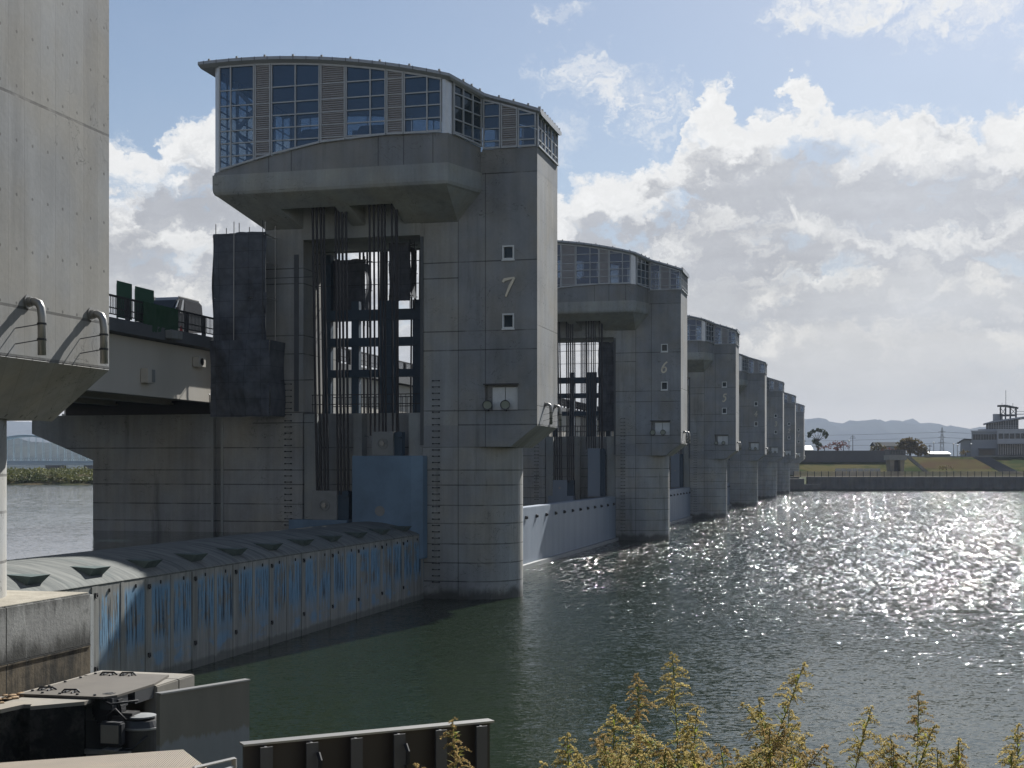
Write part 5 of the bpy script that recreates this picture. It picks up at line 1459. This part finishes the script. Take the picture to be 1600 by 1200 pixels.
for i, t_ in enumerate((.66, .78, .9)):
    for s_ in (-1, 1):
        z = 3 + hp * t_; l0 = lat(1472, pd) + s_ * 2.4
        w_ = B(xf=CV)
        for la, lb in ((lat(900, pd), l0), (l0, lat(1800, pd))):
            w_.tube([(la + (lb - la) * q / 12, pd, z - 5.0 * math.sin(math.pi * q / 12) * .5) for q in range(13)], .09, 4)
        if s_ == 1: tag(w_.build('power_line', M_block), ['lowest power line strung across the distant hills', 'middle power line strung across the distant hills', 'topmost power line strung across the distant hills'][i], 'power line', 'power lines of the far pylon')
# greenhouse-like white roofs beyond the levee
for (p0_, p1_, ytop, yb2, d, lab) in ((1452, 1486, 705.5, 709, 500, 'long low white roof left of the control building'), (1256, 1271, 696, 703, 520, 'small white pitched roof beside the farthest pier')):
    o_ = CV(lat((p0_ + p1_) / 2, d), d, Zp(yb2 + 12, d)); t = thing('low_shed', o_, lab, 'shed')
    hw = (p1_ - p0_) / 2 * d / FPX; zt_ = Zp(ytop, d) - o_[2]; ze = Zp(yb2, d) - o_[2]
    t.rotation_euler.z = YAW
    B().box(-hw * .95, .3, -1, hw * .95, 7.7, ze).build('wall', M_block, t)
    B().prism([(0, ze), (4, zt_), (8, ze), (8, ze - .15), (4, zt_ - .15), (0, ze - .15)], 'x', -hw, hw).build('roof', M_white, t)
bh = CV(lat(1386, 510), 510, 6); t = thing('village_house', bh, 'dark-roofed house half hidden between the autumn trees', 'house', rz=YAW)
B().box(-4, 0, 0, 4, 7, Zp(697, 510) - 6).build('wall', M_clad, t)
B().prism([(-.6, Zp(697, 510) - 6), (3.5, Zp(690.5, 510) - 6), (7.6, Zp(697, 510) - 6)], 'x', -4.6, 4.6).build('roof', flatmat('slate_roof', (.03, .035, .04), .95, spec=.1), t)

# ================================================================== far bank on the left, arch bridge, hills
vb = B(xf=CV)
def vz(l, dd):
    t = min(1, max(0, (dd - 281) / 10)); return 3.3 + t * 2.0 + .9 * mnoise.noise(Vector((l * .12, dd * .12, 0))) * t
vb.grid(lambda u, v: (-180 + 200 * u, 281 + 120 * v * v, vz(-180 + 200 * u, 281 + 120 * v * v)), 80, 24)
structure(vb.build('left_bank', M_soil, smooth=True))
rnd = random.Random(5); sv = B(xf=CV)
for i in range(26000):
    l = rnd.uniform(-125, -60); dd = 283.5 + 60 * rnd.random() ** 2
    n = mnoise.noise(Vector((l * .22, dd * .22, 4)))
    z = vz(l, dd) + rnd.random() ** .7 * (1.1 + 1.3 * n) - .1
    a = Vector((rnd.gauss(0, 1), rnd.gauss(0, 1), rnd.gauss(0, 1))).normalized(); b_ = a.cross(Vector((rnd.gauss(0, 1), rnd.gauss(0, 1), 1))).normalized(); s = rnd.uniform(.12, .34); p = Vector((l, dd, z))
    sv.add([p - a * s, p + b_ * s * .6, p + a * s, p - b_ * s * .6], [(0, 1, 2, 3)])
tag(sv.build('bank_scrub', M_reed, recalc=False), 'yellow-green scrub covering the far left bank', 'scrub', kind='stuff')

ad = 700.0
abo = CV(lat(40, ad), ad, 5)
abr = thing('arch_bridge', abo, 'pale blue steel arch bridge seen under the left tower', 'bridge')
M_arch = flatmat('pale_blue_bridge_paint', (.33, .42, .47), .5)
lz = lambda py: Zp(py, ad); ll = lambda px: lat(px, ad)
def app(bb, n, m): return bb.build(n, m, abr, abo)
ctr, half = 40.0, 98.0
arc = lambda px: 716 - 35.5 * (1 - ((px - ctr) / half) ** 2)
for yy in (ad, ad + 9):
    app(B(xf=CV).tube([(ll(ctr - half + 2 * half * i / 30), yy, lz(arc(ctr - half + 2 * half * i / 30))) for i in range(31)], .55, 8), 'arch_rib', M_arch)
    for i in range(1, 17):
        px = ctr - half + 2 * half * i / 17; app(B(xf=CV).tube([(ll(px), yy, lz(720)), (ll(px), yy, lz(arc(px)))], .14, 5), 'hanger', M_arch)
app(B(xf=CV).box(ll(-260), ad - 1, lz(724.5), ll(300), ad + 10, lz(720.2)).box(ll(-260), ad - 1.3, lz(726.5), ll(300), ad + 10.3, lz(725.2)), 'deck', M_arch)
rr = B(xf=CV).box(ll(-260), ad - .9, lz(716.2), ll(300), ad - .8, lz(715.7))
for i in range(180): rr.box(ll(-260 + i * 3.1), ad - .9, lz(720.2), ll(-260 + i * 3.1) + .12, ad - .8, lz(715.7))
app(rr, 'railing', M_arch)
for p0_, p1_ in ((70, 96), (130, 150), (-70, -44)): app(B(xf=CV).box(ll(p0_), ad + 1, -2, ll(p1_), ad + 8, lz(727)), 'bridge_pier', M_quay)

def hills(name, prof, d, dep, rough, seed, mat):
    """ridge with real depth: foot, crest and back slope"""
    prof = sorted(prof)
    def crest(px):
        for (a, za), (b_, zb) in zip(prof, prof[1:]):
            if px <= b_: t = max(0, (px - a) / (b_ - a)); return za + (zb - za) * t
        return prof[-1][1]
    def fn(u, v):
        px = prof[0][0] + (prof[-1][0] - prof[0][0]) * u
        dd = d - dep + 2 * dep * v
        hz = Zp(crest(px), d) + rough * mnoise.noise(Vector((u * 60, seed, 1)))
        k = math.cos((v - .5) * math.pi) ** 1.1 if 0 < v < 1 else 0
        n = mnoise.fractal(Vector((px * .012 * d / 700, dd * .0016, seed)), 1.0, 2.0, 5)
        return (lat(px, d), dd, -2 + (hz + 2) * k * (1 + (.22 * n if abs(v - .5) > .04 else 0)))
    structure(B(xf=CV).grid(fn, 220, 24).build(name, mat, smooth=True))
hills('mountains', [(-900, 700), (-300, 690), (-100, 690), (0, 668), (20, 662), (42, 659), (60, 661), (150, 668), (300, 680), (700, 690), (1000, 675), (1150, 662), (1230, 655), (1262, 655), (1280, 658), (1300, 661), (1309, 659), (1325, 662.5), (1345, 660), (1362, 660.5), (1380, 664), (1398, 664), (1418, 662), (1432, 661), (1450, 664), (1470, 669), (1480, 671.5), (1500, 670.5), (1540, 673), (1600, 678), (1800, 690), (2400, 690)], 7000, 1800, 6, 3, M_hill)
hills('wooded_hills', [(-500, 700), (-100, 694), (0, 692), (12, 690), (30, 693), (50, 691), (75, 692), (95, 697), (110, 700), (130, 703), (200, 706), (400, 712)], 2400, 500, 3, 8, M_hill)

# ================================================================== air
hz = B().box(-9500, -1500, -4.2, 9500, 9000, 300).build('haze', None if False else M_white)
hz.data.materials.clear()
mh = bpy.data.materials.new('haze_air'); mh.use_nodes = True
nt = mh.node_tree
for n in list(nt.nodes):
    if n.type != 'OUTPUT_MATERIAL': nt.nodes.remove(n)
out = next(n for n in nt.nodes if n.type == 'OUTPUT_MATERIAL')
pvn = nt.nodes.new('ShaderNodeVolumePrincipled')
pvn.inputs['Color'].default_value = (.55, .62, .75, 1); pvn.inputs['Density'].default_value = 1.2e-4; pvn.inputs['Anisotropy'].default_value = 0.0
nt.links.new(pvn.outputs[0], out.inputs['Volume'])
hz.data.materials.append(mh)
tag(hz, kind='stuff', label='pale blue distance haze over the river', cat='haze')
